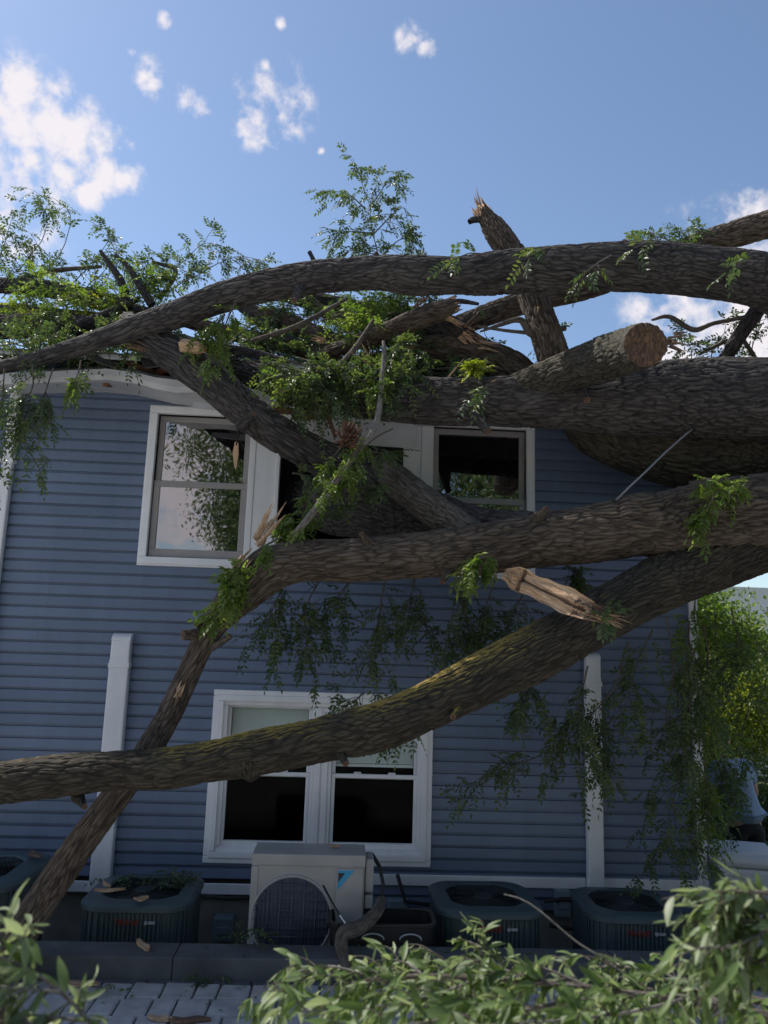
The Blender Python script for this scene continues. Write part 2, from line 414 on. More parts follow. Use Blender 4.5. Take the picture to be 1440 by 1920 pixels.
def limb_mesh(name, P4, mats, rough=1.0, end='taper', start='open', lump=.09, res=1.0, spike=1.6, hollow=.5):
    """bark covered limb: dense tube with furrowed ridges pushed out as geometry; mats = [bark, end wood]"""
    SEED[0] += 1; sd = SEED[0]*17
    Q = catmull(P4, 14); Rm = Q[:, 3].max()
    da = np.clip(Rm*.045, .0035, .0085)/res
    Q, s = resample(Q, da*1.5); C_, R = Q[:, :3], np.maximum(Q[:, 3], .002)
    T, N, B = frames(C_); n = int(np.clip(2*math.pi*Rm/da, 8, 230)); m = len(C_)
    th = np.linspace(0, 2*math.pi, n, endpoint=False); ct, st = np.cos(th), np.sin(th)
    q = np.stack([(R[:, None]*ct).ravel(), (R[:, None]*st).ravel(), np.repeat(s, n)], 1)
    k = np.clip((Rm/.17)**.5, .3, 1.15)
    w = q+(np.stack([vnoise(q*9+7, sd), vnoise(q*9+31, sd+1), vnoise(q*9+57, sd+2)], 1)-.5)*np.array([.035, .035, .10])*k+(np.stack([vnoise(q*2.4+7, sd+3), vnoise(q*2.4+31, sd+4), vnoise(q*2.4+57, sd+6)], 1)-.5)*np.array([.10, .10, .30])*k
    f1, f2 = worley(w/np.array([.024*k, .024*k, .15*k]), sd)
    fur = np.clip((f2-f1)/.30, 0, 1); fur = fur*fur*(3-2*fur)
    fine = fbm(w/np.array([.015, .015, .075]), 3, sd+5); fine = 1-np.abs(2*fine-1)*1.5
    big = fbm(q/np.array([.30, .30, .55])+3, 3, sd+9)-.5
    amp = rough*min(.019, .10*Rm)
    fade = np.repeat(np.clip(R/Rm*1.4, .15, 1), n)
    if end == 'broken' and spike < .4: fade = fade*np.repeat(np.clip((s[-1]-s)/.09, .22, 1), n)
    amp = amp*(.45+1.05*fbm(q/np.array([.22, .22, .5])+11, 2, sd+13)); dsp = (amp*(fur*.85+fine*.75-1.1)+big*2*lump*Rm)*fade
    rad = np.repeat(R, n)+dsp
    V = np.repeat(C_, n, 0)+rad[:, None]*(np.tile(ct, m)[:, None]*np.repeat(N, n, 0)+np.tile(st, m)[:, None]*np.repeat(B, n, 0))
    V = V.reshape(m, n, 3)
    idx = np.arange(m*n).reshape(m, n)
    quads = np.stack([idx[:-1], np.roll(idx[:-1], -1, 1), np.roll(idx[1:], -1, 1), idx[1:]], -1).reshape(-1, 4)
    mq = np.zeros(len(quads), int)
    Vs, qs, ms, co, rg = [V.reshape(-1, 3)], [quads], [mq], [q], [fur*.6+fine*.4]
    def cap(row, sign, how):
        base = sum(len(x) for x in Vs); ring = V[row]; c = ring.mean(0); t = T[row]*sign; Rr = R[row]
        K = 9
        lay = [ring]
        ang = np.stack([np.cos(th)*2.2, np.sin(th)*2.2, np.zeros(n)], 1)
        if how == 'broken':
            push = (vnoise(ang*2.3+sd, sd)**2*1.5+vnoise(ang*7+sd, sd+3)*.5)*spike*Rr
            V[row] += t*push[:, None]*.6; Vs[0] = V.reshape(-1, 3); ring = V[row]
            lay = [ring]
        for j in range(1, K):
            u = 1-.995*j/(K-1)
            p = c+(ring-c-t*(((ring-c) @ t)[:, None]))*u
            if how == 'broken':
                hgt = (vnoise(ang*(2.3*u+.3)+sd+j*.37, sd+4)**1.5*1.6*u+vnoise(ang*5*u+j*.9, sd+6)*.6)*spike*Rr*.75-hollow*Rr*(1-u)
            else:
                hgt = (vnoise(ang*u*1.5+5, sd+4)-.5)*.12*Rr-.02*Rr
            lay.append(p+t*(hgt[:, None]))
        L = np.vstack(lay); ii = base+np.arange(len(L)).reshape(K, n)
        qq = np.stack([ii[:-1], np.roll(ii[:-1], -1, 1), np.roll(ii[1:], -1, 1), ii[1:]], -1).reshape(-1, 4)
        Vs.append(L); qs.append(qq); ms.append(np.ones(len(qq), int))
        uu = np.repeat(1-.995*np.arange(K)/(K-1), n)
        co.append(np.stack([uu*Rr+.0*uu, np.tile(np.cos(th), K)*.02, np.tile(np.sin(th), K)*.05], 1) if how == 'cut' else (L-c))
        rg.append(np.ones(len(L))*.6)
    if end in ('cut', 'broken'): cap(m-1, 1, end)
    if start in ('cut', 'broken'): cap(0, -1, start)
    me = mesh_np(name, np.vstack(Vs), np.vstack(qs), None, mats, np.concatenate(ms), None, {'bark_co': np.vstack(co), 'ridge': np.concatenate(rg)})
    return me
def limb(name, parent, pts, bark=None, wood=None, label=None, **k):
    return link(name, limb_mesh(name, px_path(pts), [bark or BARK, wood or WOOD], **k), parent, None, label)
def splinters(name, parent, c, d, n, ln, wd, spread, m=None, label=None, seed=1):
    r = np.random.default_rng(seed); c = np.asarray(c, float); d = np.asarray(d, float); d = d/np.linalg.norm(d)
    V, Tq = [], []
    for i in range(n):
        dd = d+r.normal(0, spread, 3); dd /= np.linalg.norm(dd)
        a = np.cross(dd, r.normal(0, 1, 3)); a /= np.linalg.norm(a); b = np.cross(dd, a)
        L = ln*r.uniform(.45, 1.2); w = wd*r.uniform(.5, 1.3); o = c+r.normal(0, wd*1.6, 3)*np.array([1, 1, 1])
        k = len(V)
        V += [o-a*w-b*w*.3, o+a*w-b*w*.3, o+b*w*.6, o+dd*L*.6+a*w*.7, o+dd*L*.6-a*w*.7, o+dd*L*.6+b*w*.4, o+dd*L+a*w*r.uniform(-.4, .4)]
        Tq += [(k, k+1, k+3), (k, k+3, k+4), (k+1, k+2, k+5), (k+1, k+5, k+3), (k+2, k, k+4), (k+2, k+4, k+5), (k+4, k+3, k+6), (k+3, k+5, k+6), (k+5, k+4, k+6), (k, k+2, k+1)]
    V = np.array(V)
    me = mesh_np(name, V, None, np.array(Tq), [m or WOOD], attrs={'bark_co': V-c}, sm=False)
    return link(name, me, parent, None, label)

# --- foliage
def nrm(a): return a/np.maximum(np.linalg.norm(a, axis=-1, keepdims=True), 1e-9)
def leaflets(base, ldir, lnrm, ln, wd):
    """folded leaf blades, two quads' worth of triangles each; base (K,3) ..."""
    S = nrm(np.cross(ldir, lnrm)); U = nrm(np.cross(S, ldir)); K = len(base)
    ln = ln[:, None]; wd = wd[:, None]
    v0 = base; v1 = base+ldir*ln*.45+S*wd*.5+U*wd*.18; v2 = base+ldir*ln-U*ln*.10; v3 = base+ldir*ln*.45-S*wd*.5+U*wd*.18; v4 = base+ldir*ln*.5-U*wd*.05
    V = np.stack([v0, v1, v2, v3, v4], 1).reshape(-1, 3); k = np.arange(K)[:, None]*5
    T = np.concatenate([k+np.array([[0, 4, 1]]), k+np.array([[1, 4, 2]]), k+np.array([[0, 3, 4]]), k+np.array([[3, 2, 4]])])
    return V, T
def compound(P, D, Nn, L, pairs, ll, lw, r):
    """pinnate leaves: stalk with pairs of leaflets and one at the tip"""
    K = len(P); bs, ds, ns, ts = [], [], [], []
    S = nrm(np.cross(D, Nn)); tint = r.uniform(0, 1, K)
    for i in range(pairs):
        t = .22+.78*i/pairs
        b = P+D*(L*t)[:, None]+np.array([0, 0, -1.])*(L*t*t*.28)[:, None]
        for sg in (-1, 1):
            dd = nrm(S*sg*.9+D*.45+np.array([0, 0, -.22])+r.normal(0, .16, (K, 3)))
            bs.append(b); ds.append(dd); ns.append(nrm(Nn+r.normal(0, .35, (K, 3)))); ts.append(tint)
    b = P+D*L[:, None]+np.array([0, 0, -1.])*(L*.28)[:, None]
    bs.append(b); ds.append(nrm(D+np.array([0, 0, -.4])+r.normal(0, .12, (K, 3)))); ns.append(nrm(Nn+r.normal(0, .3, (K, 3)))); ts.append(tint)
    bs, ds, ns, ts = map(np.concatenate, (bs, ds, ns, ts)); Kt = len(bs)
    V, T = leaflets(bs, ds, ns, ll*r.uniform(.7, 1.2, Kt), lw*r.uniform(.75, 1.2, Kt))
    tv = np.repeat(np.clip(ts*.7+r.uniform(0, .3, Kt), 0, 1), 5)
    # stalks as thin three sided rods
    return V, T, tv
def rods(paths, n=4):
    """list of (pts(K,3), radii(K)) -> quads"""
    V, Q, co = [], [], []; base = 0
    th = np.linspace(0, 2*math.pi, n, endpoint=False)
    for C_, Rr in paths:
        T, N, B = frames(C_); m = len(C_)
        v = C_[:, None]+Rr[:, None, None]*(np.cos(th)[None, :, None]*N[:, None]+np.sin(th)[None, :, None]*B[:, None])
        i = base+np.arange(m*n).reshape(m, n)
        Q.append(np.stack([i[:-1], np.roll(i[:-1], -1, 1), np.roll(i[1:], -1, 1), i[1:]], -1).reshape(-1, 4)); V.append(v.reshape(-1, 3)); base += m*n
    V = np.vstack(V); return V, np.vstack(Q)
def spray(parent, mains, nside=8, side=.30, nleaf=7, L=.15, pairs=5, ll=.045, lw=.019, droop=.5, m=None, tw=None, seed=None, name='leaf_spray', outward=None, label=None, direct=2, flat=1.0, rmul=1.0, dens=1.35):
    """a leafy bough: main stems given by photo points with their distance, side twigs, pinnate leaves; one mesh"""
    if len(mains) > 1:
        return [spray(parent, [q_], nside, side, nleaf, L, pairs, ll, lw, droop, m, tw, None, name, outward, label, direct, flat, rmul, dens) for q_ in mains][0]
    SEED[0] += 1; r = np.random.default_rng(seed or SEED[0]); nside = int(round(nside*dens)); nleaf = int(round(nleaf*1.15))
    paths, LP, LD = [], [], []
    for pts in mains:
        M = np.array([at(a, b, Y) for a, b, Y in pts]); M = catmull(M, 6); M, s = resample(M, .03)
        M = M+np.stack([vnoise(np.stack([s*6, s*0+i*9+SEED[0], s*0], 1), i) for i in range(3)], 1)*.03-.015
        total = s[-1]
        rad = np.linspace(.007, .0018, len(M))*rmul; paths.append((M, rad)); T = nrm(np.gradient(M, axis=0))
        for j in range(direct*3):
            k = int(r.uniform(.35, 1)*(len(M)-1)); LP.append(M[k]); d = nrm(T[k]*.6+r.normal(0, .6, 3)+np.array([0, 0, -.25*droop])); LD.append(d)
        LP.append(M[-1]); LD.append(nrm(T[-1]+r.normal(0, .2, 3)))
        for j in range(nside):
            k = int(r.uniform(.08, .98)*(len(M)-1)); d = r.normal(0, 1, 3)*np.array([1, flat, 1]); d = nrm(d-T[k]*(d @ T[k])); d = nrm(d*.9+T[k]*.7)
            Ls = side*r.uniform(.4, 1.15); t = np.linspace(0, 1, 7)[:, None]
            S = M[k]+d*Ls*t+np.array([0, 0, -1.])*(Ls*droop*.6*t*t)
            paths.append((S, np.linspace(.0032, .0012, 7)*rmul)); TS = nrm(np.gradient(S, axis=0))
            nl = max(1, int(nleaf*Ls/side))
            for q in range(nl):
                u = (q+r.uniform(.3, 1))/nl; kk = min(6, int(u*6.99)); p = S[kk] if kk == 6 else S[kk]+(S[kk+1]-S[kk])*(u*6.99-kk)
                dd = nrm(TS[kk]*.55+r.normal(0, .62, 3)+np.array([0, 0, -.3*droop])); LP.append(p); LD.append(dd)
            LP.append(S[-1]); LD.append(nrm(TS[-1]+r.normal(0, .2, 3)+np.array([0, 0, -.2*droop])))
    P, D = np.array(LP), np.array(LD); K = len(P)
    Nn = nrm(np.array([0, 0, 1.])+r.normal(0, .45, (K, 3))+D*.0); Nn = nrm(Nn-D*(Nn*D).sum(1)[:, None])
    V, T_, tv = compound(P, D, Nn, L*r.uniform(.65, 1.2, K), pairs, ll, lw, r)
    stalk = [(np.stack([P[i]+D[i]*L*u+np.array([0, 0, -.28*L*u*u]) for u in (0, .5, 1)]), np.array([.0011, .0009, .0006])*rmul) for i in range(K)]
    RV, RQ = rods(paths); SV, SQ = rods(stalk, 3)
    b1 = len(V); b2 = b1+len(RV)
    VV = np.vstack([V, RV, SV]); QQ = np.vstack([RQ+b1, SQ+b2])
    me = mesh_np(name, VV, QQ, T_, [m or LEAF, tw or TWIG], np.ones(len(QQ), int), np.zeros(len(T_), int),
                 {'tint': np.concatenate([tv, np.zeros(len(RV)+len(SV))]), 'bark_co': VV, 'ridge': np.full(len(VV), .5)}, sm=False)
    return link(name, me, parent, None, label)
def scatter_crown(name, parent, blobs, n, size, m, seed, label=None, kind=None):
    """a crown as many small leaf blades spread through uneven clumps"""
    r = np.random.default_rng(seed); w = np.array([b[3]*b[4]*b[5] for b in blobs]); w = w/w.sum()
    k = r.choice(len(blobs), n, p=w); Bb = np.array(blobs)[k]
    # leaves sit in clusters
    nc = max(30, n//28); kc = r.choice(len(blobs), nc, p=w); d = nrm(r.normal(0, 1, (nc, 3)))*(r.uniform(.25, 1, nc)**.5)[:, None]
    cc = np.array(blobs)[kc][:, :3]+d*np.array(blobs)[kc][:, 3:6]
    sel = r.integers(0, nc, n); P = cc[sel]+r.normal(0, 1, (n, 3))*size*2.6
    D = nrm(r.normal(0, 1, (n, 3))+np.array([0, 0, -.5])); N_ = nrm(r.normal(0, .7, (n, 3))+np.array([0, 0, 1.]))
    V, T = leaflets(P, D, N_, size*r.uniform(.7, 1.3, n), size*.55*r.uniform(.7, 1.3, n))
    tv = np.repeat(np.clip(r.uniform(0, 1, nc)[sel]*.7+r.uniform(0, .3, n), 0, 1), 5)
    return link(name, mesh_np(name, V, None, T, [m], attrs={'tint': tv}, sm=False), parent, kind, label)

# ------------------------------------------------------------------ ground
PAV = .38
m_ = MB()
m_.box(-60, 60, -1.30, 90, -.3, 0)
m_.build('ground', GRASS, kind='structure')
MB().box(-60, 60, -60, -1.34, -.3, PAV-.055).build('yard', BOUNCE_GROUND, kind='structure')
# low kerb that holds the paving back from the sunken strip with the machines
kz = .495
kb = thing('kerb', None, None); tag(kb, kind='structure')
xs = [-5.2, -3.6, -2.25, -.95, .42, 1.75, 3.1, 4.5, 6.0]
for i in range(len(xs)-1):
    MB().box(xs[i]+.002, xs[i+1]-.002, -1.56+random.uniform(-.006, .006), -1.33, -.3, kz+random.uniform(-.004, .004), .008).build('kerb_stone', CONC, kb)
# paving: single stones
pave = thing('paving', None, None); tag(pave, kind='structure')
def pstone(w, d, h, bev, k):
    b = MB(); b.box(-w/2, w/2, -d/2, d/2, -h, 0, bev)
    for v in b.bm.verts:
        if v.co.z > -.01: v.co += Vector((random.uniform(-.004, .004), random.uniform(-.004, .004), random.uniform(-.003, .003)))
    bmesh.ops.recalc_face_normals(b.bm, faces=b.bm.faces[:])
    me = bpy.data.meshes.new('paver'); b.bm.to_mesh(me); b.bm.free(); return me
pm = []
for i in range(8):
    me = pstone(.176 if i < 5 else .125, .196, .06, .012, i); me.materials.append(PAVER); pm.append(me)
for row in range(5):
    x = -3.3+random.uniform(0, .1)
    while x < 3.6:
        k = random.choice(range(8)); w = .184 if k < 5 else .133
        o = link('paver', pm[k], pave); o.location = (x+w/2, -1.72-row*.205, PAV+random.uniform(-.005, .004)); o.rotation_euler = (random.uniform(-.012, .012), random.uniform(-.012, .012), random.uniform(-.02, .02))
        x += w
em = pstone(.30, .10, .06, .012, 0); em.materials.append(EDGE)
x = -3.4
while x < 3.6:
    for yy in (-2.775, -1.592):
        o = link('edging_stone', em, pave); o.location = (x, yy, PAV-.004+random.uniform(-.003, .003)); o.rotation_euler = (0, 0, random.uniform(-.012, .012)); o.scale = (1, 1 if yy < -2 else .42, 1)
    x += .308

# ------------------------------------------------------------------ house
house = thing('house', 'two storey house with dark blue clapboard siding, white trim and a crushed eave', 'house')
XL, XR = -4.7, 3.03
OPEN = [(-1.735, 1.565, 3.02, 4.335), (-1.0, .70, .68, 1.92)]      # upper and lower window openings
wb = MB()
zs = [0.40, .68, 1.92, 3.02, 4.335, 4.72]
def wall_row(z0, z1, holes):
    x = XL
    for a, b in holes: wb.box(x, a, .006, .11, z0, z1); x = b
    wb.box(x, XR-.02, .006, .11, z0, z1)
wall_row(.40, .68, []); wall_row(.68, 1.92, [OPEN[1][:2]]); wall_row(1.92, 3.02, []); wall_row(3.02, 4.335, [OPEN[0][:2]]); wall_row(4.335, 4.72, [])
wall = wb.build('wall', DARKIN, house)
def siding_piece(x0, x1, z, h, lo=-9, hi=99):
    b = bmesh.new(); prof = [(.004, z+.019), (-.027, z+.019), (-.028, z+.024), (-.025, z+h*.55), (-.0215, z+h-.004), (-.001, z+h), (-.001, z+h+.0195), (.004, z+h+.0195)]
    prof = [(y, min(max(q, lo), hi)) for y, q in prof]
    a = [b.verts.new((x0, y, zz)) for y, zz in prof]; c = [b.verts.new((x1, y, zz)) for y, zz in prof]; n = len(prof)
    for k in range(n): b.faces.new((a[k], c[k], c[(k+1) % n], a[(k+1) % n]))
    b.faces.new(list(reversed(a))); b.faces.new(c)
    bmesh.ops.recalc_face_normals(b, faces=b.faces[:])
    me = bpy.data.meshes.new('siding_board'); b.to_mesh(me); b.free(); me.materials.append(SIDING)
    return link('siding_board', me, wall)
H = .0957; z = .30
row = 0
while z < 4.66:
    segs = [(XL, 2.957)]
    if z < .47: segs = [(-.25, 2.957)]
    jx = XL+1.1+(row % 4)*.97+random.uniform(-.1, .1)
    full = True
    for a, b, z0, z1 in OPEN:
        a2, b2, z0b, z1b = a-.008, b+.008, z0-.01, z1+.01
        if z+H+.0195 > z0b and z < z1b:
            full = False
            for s_ in segs:
                siding_piece(s_[0], a2, z, H); siding_piece(b2, s_[1], z, H)
            if z+H > z1b: siding_piece(a2, b2, z, H, lo=z1b)
            elif z+.019 < z0b: siding_piece(a2, b2, z, H, hi=z0b)
    if full:
        for s_ in segs:
            if s_[0]+.4 < jx < s_[1]-.4 and row % 3 == 0:
                siding_piece(s_[0], jx, z, H); siding_piece(jx+.0015, s_[1], z+random.uniform(-.001, .001), H)
            else: siding_piece(s_[0], s_[1], z, H)
    z += H; row += 1
# other walls and floor of the body, so that it is a closed house
hb = MB()
hb.box(XR-.12, XR-.03, .115, 8.0, 0, 4.72); hb.box(XL, XL+.1, .115, 8.0, 0, 4.72); hb.box(XL, XR-.03, 8.003, 8.1, 0, 4.72)
hb.box(XL+.105, XR-.125, .115, 7.99, 2.55, 2.75)
hb.build('side_wall', SIDING, house)
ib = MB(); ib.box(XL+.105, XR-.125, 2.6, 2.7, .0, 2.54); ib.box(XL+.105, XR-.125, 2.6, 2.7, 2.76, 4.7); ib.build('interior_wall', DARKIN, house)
MB().box(XL+.02, XR-.05, .03, .12, -.1, .397).build('foundation', BLOCK, house)
# corner trim, base trims, covers, downspout
MB().box(2.957, 3.032, -.040, -.002, .42, 4.6, .004).box(3.003, 3.034, -.0015, .09, .42, 4.6, .003).build('corner_trim', WHITE, house)
MB().box(-.30, 2.02, -.044, -.0295, .488, .572, .006).box(2.165, 3.04, -.044, -.0295, .488, .572, .006).build('base_trim', WHITE, house)
MB().box(XL, -.31, -.044, -.0295, .395, .478, .006).build('base_trim', WHITE, house)
def cover(x0, x1, z0, z1, dd, collar):
    xm = (x0+x1)/2; b = MB()
    b.box(x0, x1, -.025-dd, -.0285, z0, z1-.20, .012)
    b.box(x0-.006, x1+.006, -.029-dd, -.0287, z1-.28, z1-.235, .008)      # joint sleeve
    b.box(x0+.002, x1-.002, -.023-dd, -.0289, z1-.21, z1-.05, .012)
    # rounded elbow into the wall
    n = 10; prof = []
    for k in range(n+1):
        a = math.pi/2*k/n; prof.append((-.0232-dd*math.cos(a), z1-.055+.06*math.sin(a)))
    prof.append((-.0235, z1-.0549))
    b.poly([(x0+.003, y, z_) for y, z_ in prof], (x1-x0-.006, 0, 0))
    return b.build('line_cover', WHITE, house, label=collar)
cover(-1.915, -1.755, .36, 2.40, .085, 'white pipe cover on the left half of the wall')
cover(2.025, 2.155, .36, 2.37, .085, 'white pipe cover near the right corner')
dsp = MB(); dsp.box(-2.97, -2.885, -.095, -.0285, .05, 4.45, .012)
for zc in (.9, 2.4, 3.8): dsp.box(-2.985, -2.87, -.10, -.0287, zc, zc+.03, .004)
dsp.build('downspout', WHITE, house)

# --- windows
def frame_ring(b, x0, x1, z0, z1, w, y0, y1, bev=.004, mi=0, wb_=None):
    wb_ = wb_ or w
    b.box(x0, x1, y0, y1, z1-w, z1, bev, mi); b.box(x0, x1, y0, y1, z0, z0+wb_, bev, mi)
    b.box(x0, x0+w, y0, y1, z0+wb_+.0005, z1-w-.0005, bev, mi); b.box(x1-w, x1, y0, y1, z0+wb_+.0005, z1-w-.0005, bev, mi)
def sash(parent, x0, x1, z0, z1, w, y, matl, glass, wb_=None, name='sash'):
    b = MB(); frame_ring(b, x0, x1, z0, z1, w, y, y+.035, .004, 0, wb_); s_ = b.build(name, matl, parent)
    MB().box(x0+w-.004, x1-w+.004, y+.015, y+.021, z0+(wb_ or w)-.004, z1-w+.004).build('pane', glass, parent)
    return s_
uw = MB()
UX0, UX1, UZ0, UZ1 = -1.772, 1.602, 2.988, 4.372
frame_ring(uw, UX0, UX1, UZ0, UZ1, .062, -.050, .004, .006)
frame_ring(uw, UX0-.012, UX1+.012, UZ0-.014, UZ1+.01,   .022, -.038, -.0005, .004)
win = uw.build('window', WHITE, house, label='upper triple window with a limb driven through its smashed middle opening')
sash(win, -1.705, -.905, 3.69, 4.305, .048, .030, SASH, GLASS, .03)
sash(win, -1.705, -.905, 3.055, 3.72, .052, .0, SASH, GLASS, .07)
sash(win, .715, 1.535, 3.65, 4.305, .048, .030, SASH, GLASS, .03)
sash(win, .715, 1.535, 3.055, 3.68, .052, .0, SASH, GLASS, .07)
MB().box(-.900, -.845, -.030, .05, 3.055, 4.305, .006).box(-.845, -.665, -.022, .05, 3.055, 4.305, .003).box(-.665, -.63, -.034, .05, 3.055, 4.305, .006).build('mullion', WHITE, win)
MB().box(.45, .60, -.022, .05, 3.055, 4.305, .003).box(.602, .71, -.03, .05, 3.055, 4.305, .006).build('mullion', WHITE, win)
hd = MB(); hd.box(-.66, .455, -.055, -.043, 4.10, 4.365, .004); hdo = hd.build('header_board', WHITE_G, win, label='white board knocked loose over the middle opening'); hdo.rotation_euler = (0, R_(1.4), 0)
lw = MB(); LX0, LX1, LZ0, LZ1 = -1.062, .757, .628, 1.974
for k, (ins, w, y) in enumerate(((0, .052, -.044), (.04, .05, -.056), (.078, .045, -.030))):
    frame_ring(lw, LX0+ins, LX1-ins, LZ0+ins, LZ1-ins, w, y, .012+.002*k, .006)
lo = lw.build('window', WHITE, house, label='lower double window with half drawn blinds')
MB().box(-.245, -.07, -.026, .06, LZ0+.125, LZ1-.125, .004).box(-.215, -.16, -.036, -.0265, LZ0+.125, LZ1-.125, .006).box(-.145, -.10, -.036, -.0265, LZ0+.125, LZ1-.125, .006).build('mullion', WHITE, lo)
for a, b in ((-.945, -.247), (-.068, .64)):
    sash(lo, a, b, 1.285, 1.86, .03, .03, WHITE, GLASS_L, .03)
    sash(lo, a, b, .742, 1.325, .03, .0, WHITE, GLASS_L, .05)
    bb = MB(); zz = 1.40
    while zz < 1.86:
        bb.poly([(a+.03, .085, zz), (a+.03, .087, zz), (a+.03, .103, zz+.022), (a+.03, .101, zz+.022)], (b-a-.06, 0, 0)); zz += .0215
    bb.box(a+.03, b-.03, .083, .1, 1.372, 1.395, .003)
    bb.build('blind', BLIND, lo)
    lk = MB()
    for u in (.3, .7): lk.box(a+(b-a)*u-.03, a+(b-a)*u+.03, -.004, .028, 1.326, 1.342, .006)
    lk.build('sash_lock', WHITE, lo)

# --- eave: bent gutter and soffit, torn roof edge
St = [-300, -120, 60, 130, 200, 260, 290, 330, 380, 430, 480, 540, 610, 660]
Tp = [704, 700, 697, 693, 690, 698, 706, 711, 714, 720, 730, 743, 759, 770]
Fb = [728, 724, 718, 715, 711, 719, 728, 736, 734, 741, 748, 755, 767, 776]
So = [748, 744, 738, 736, 735, 741, 748, 757, 764, 768, 771, 775, 778, 782]
P = []
for x, t, f_, s_ in zip(St, Tp, Fb, So):
    wob = .005*math.sin(x*.045)
    P.append([at(x, t-3, -.40), at(x, t, -.455+wob), at(x, t+2, -.52+wob), at(x+1, (t+f_)/2+2, -.515+wob*1.5), at(x, f_, -.49+wob), at(x, f_+2, -.45+wob), at(x, (f_*.5+s_*.5), -.25), at(x, s_, -.035)])
P = np.array(P); n1, n2 = P.shape[:2]
u_ = np.linspace(0, n1-1, (n1-1)*5+1); Pi = np.array([[np.interp(u_, np.arange(n1), P[:, j, c_]) for c_ in range(3)] for j in range(n2)]).transpose(2, 0, 1)
Pi = Pi+(np.array([vnoise(Pi[:, j]*9+j, j) for j in range(n2)]).T[:, :, None]-.5)*np.array([0, .006, .007])
n1 = len(Pi); ii = np.arange(n1*n2).reshape(n1, n2)
me = mesh_np('gutter', Pi.reshape(-1, 3), np.stack([ii[:-1, :-1], ii[1:, :-1], ii[1:, 1:], ii[:-1, 1:]], -1).reshape(-1, 4), None, [WHITE_G], sm=False)
gut = link('gutter', me, house, label='white gutter and soffit bent and pulled away from the roof edge')
sm_ = gut.modifiers.new('thickness', 'SOLIDIFY'); sm_.thickness = .004
# the eave goes on to the right, crushed behind the trunk
MB().box(.62, 3.25, -.50, -.03, 4.40, 4.42, .003).box(.62, 3.25, -.512, -.497, 4.40, 4.56, .004).build('soffit', WHITE_G, house)
fl = MB(); p0, p1 = at(363, 755, -.40), at(440, 760, -.40); fl.poly([p0, p1, p1-np.array([0, 0, .06]), p0-np.array([0, 0, .045])], (0, -.012, 0)); fl.build('soffit_scrap', WHITE_G, house, label='scrap of white soffit hanging over the upper left window')
# roof: deck, rafters, shingles at the edge
ez = 4.655; slope = math.tan(R_(15))
rb = MB()
rb.poly([(XL-.3, -.46, ez), (XL-.3, 4.0, ez+4.46*slope), (XL-.3, 4.0, ez+4.46*slope-.03), (XL-.3, -.46, ez-.03)], (XR+.35-XL+.3, 0, 0))
rb.poly([(XL-.3, 4.003, ez+4.46*slope), (XL-.3, 8.4, ez), (XL-.3, 8.4, ez-.03), (XL-.3, 4.003, ez+4.46*slope-.03)], (XR+.35-XL+.3, 0, 0))
roof = rb.build('roof', SHINGLE, house)
for i in range(13):
    x = XL+.2+i*.6
    if abs(x) < .1: continue
    MB().box(x, x+.04, -.38, 1.2, 0, .12).build('rafter', RAFTER, roof, offset=None)
    o = bpy.data.objects[[k.name for k in roof.children][-1]]
    o.location = (0, 0, ez-.155+.02); o.rotation_euler = (math.atan(slope), 0, 0)
MB().box(XL-.3, .4, -.475, -.462, ez-.035, ez+.012, .002).build('drip_edge', WHITE_G, roof)
shm = []
for k in range(4):
    b = MB(); b.box(-.155, .155, -.15, .15, 0, .010, .002)
    for v in b.bm.verts: v.co.z += random.uniform(-.002, .004)
    bmesh.ops.recalc_face_normals(b.bm, faces=b.bm.faces[:]); me = bpy.data.meshes.new('shingle'); b.bm.to_mesh(me); b.bm.free(); me.materials.append(SHINGLE); shm.append(me)
for row_ in range(2):
    for i in range(20):
        o = link('shingle', shm[(i+row_) % 4], roof); x = XL+.1+i*.325+row_*.16
        o.location = (x, -.36+row_*.2, ez+.006+(.1+row_*.2)*slope+row_*.006); o.rotation_euler = (math.atan(slope)+random.uniform(-.03, .03), random.uniform(-.02, .02), random.uniform(-.03, .03))
b = MB(); p = at(540, 772, -.25); b.box(p[0]-.19, p[0]+.21, p[1]-.03, p[1]+.02, p[2]-.02, p[2]+.025, .004); b.build('broken_fascia', REDWOOD, house, label='red brown broken board under the crushed eave')
for a_, b_, L_, w_, rot, m_i, lab in ((250, 684, .34, .05, .25, RAFTER, None), (330, 688, .26, .06, -.3, REDWOOD, None), (505, 752, .36, .05, .42, RAFTER, None), (585, 782, .30, .05, -.2, REDWOOD, None), (470, 738, .22, .07, .9, RAFTER, None), (620, 795, .26, .035, 1.2, RAFTER, None)):
    p = at(a_, b_, -.33); b = MB(); b.box(-L_/2, L_/2, -.012, .012, -w_/2, w_/2, .002)
    for v in b.bm.verts:
        if abs(v.co.x) > L_*.45: v.co.x += random.uniform(-.05, .03); v.co.z *= random.uniform(.3, 1.1)
    o = b.build('broken_board', m_i, roof); o.location = p; o.rotation_euler = (random.uniform(-.4, .4), rot, random.uniform(-.4, .4))
for a_, b_, rot in ((190, 668, .2), (300, 672, -.3), (345, 660, .5), (420, 690, .7), (120, 672, -.15)):
    o = link('shingle', shm[random.randrange(4)], roof); o.location = at(a_, b_, -.44); o.rotation_euler = (random.uniform(.2, .9), rot, random.uniform(-.4, .4))
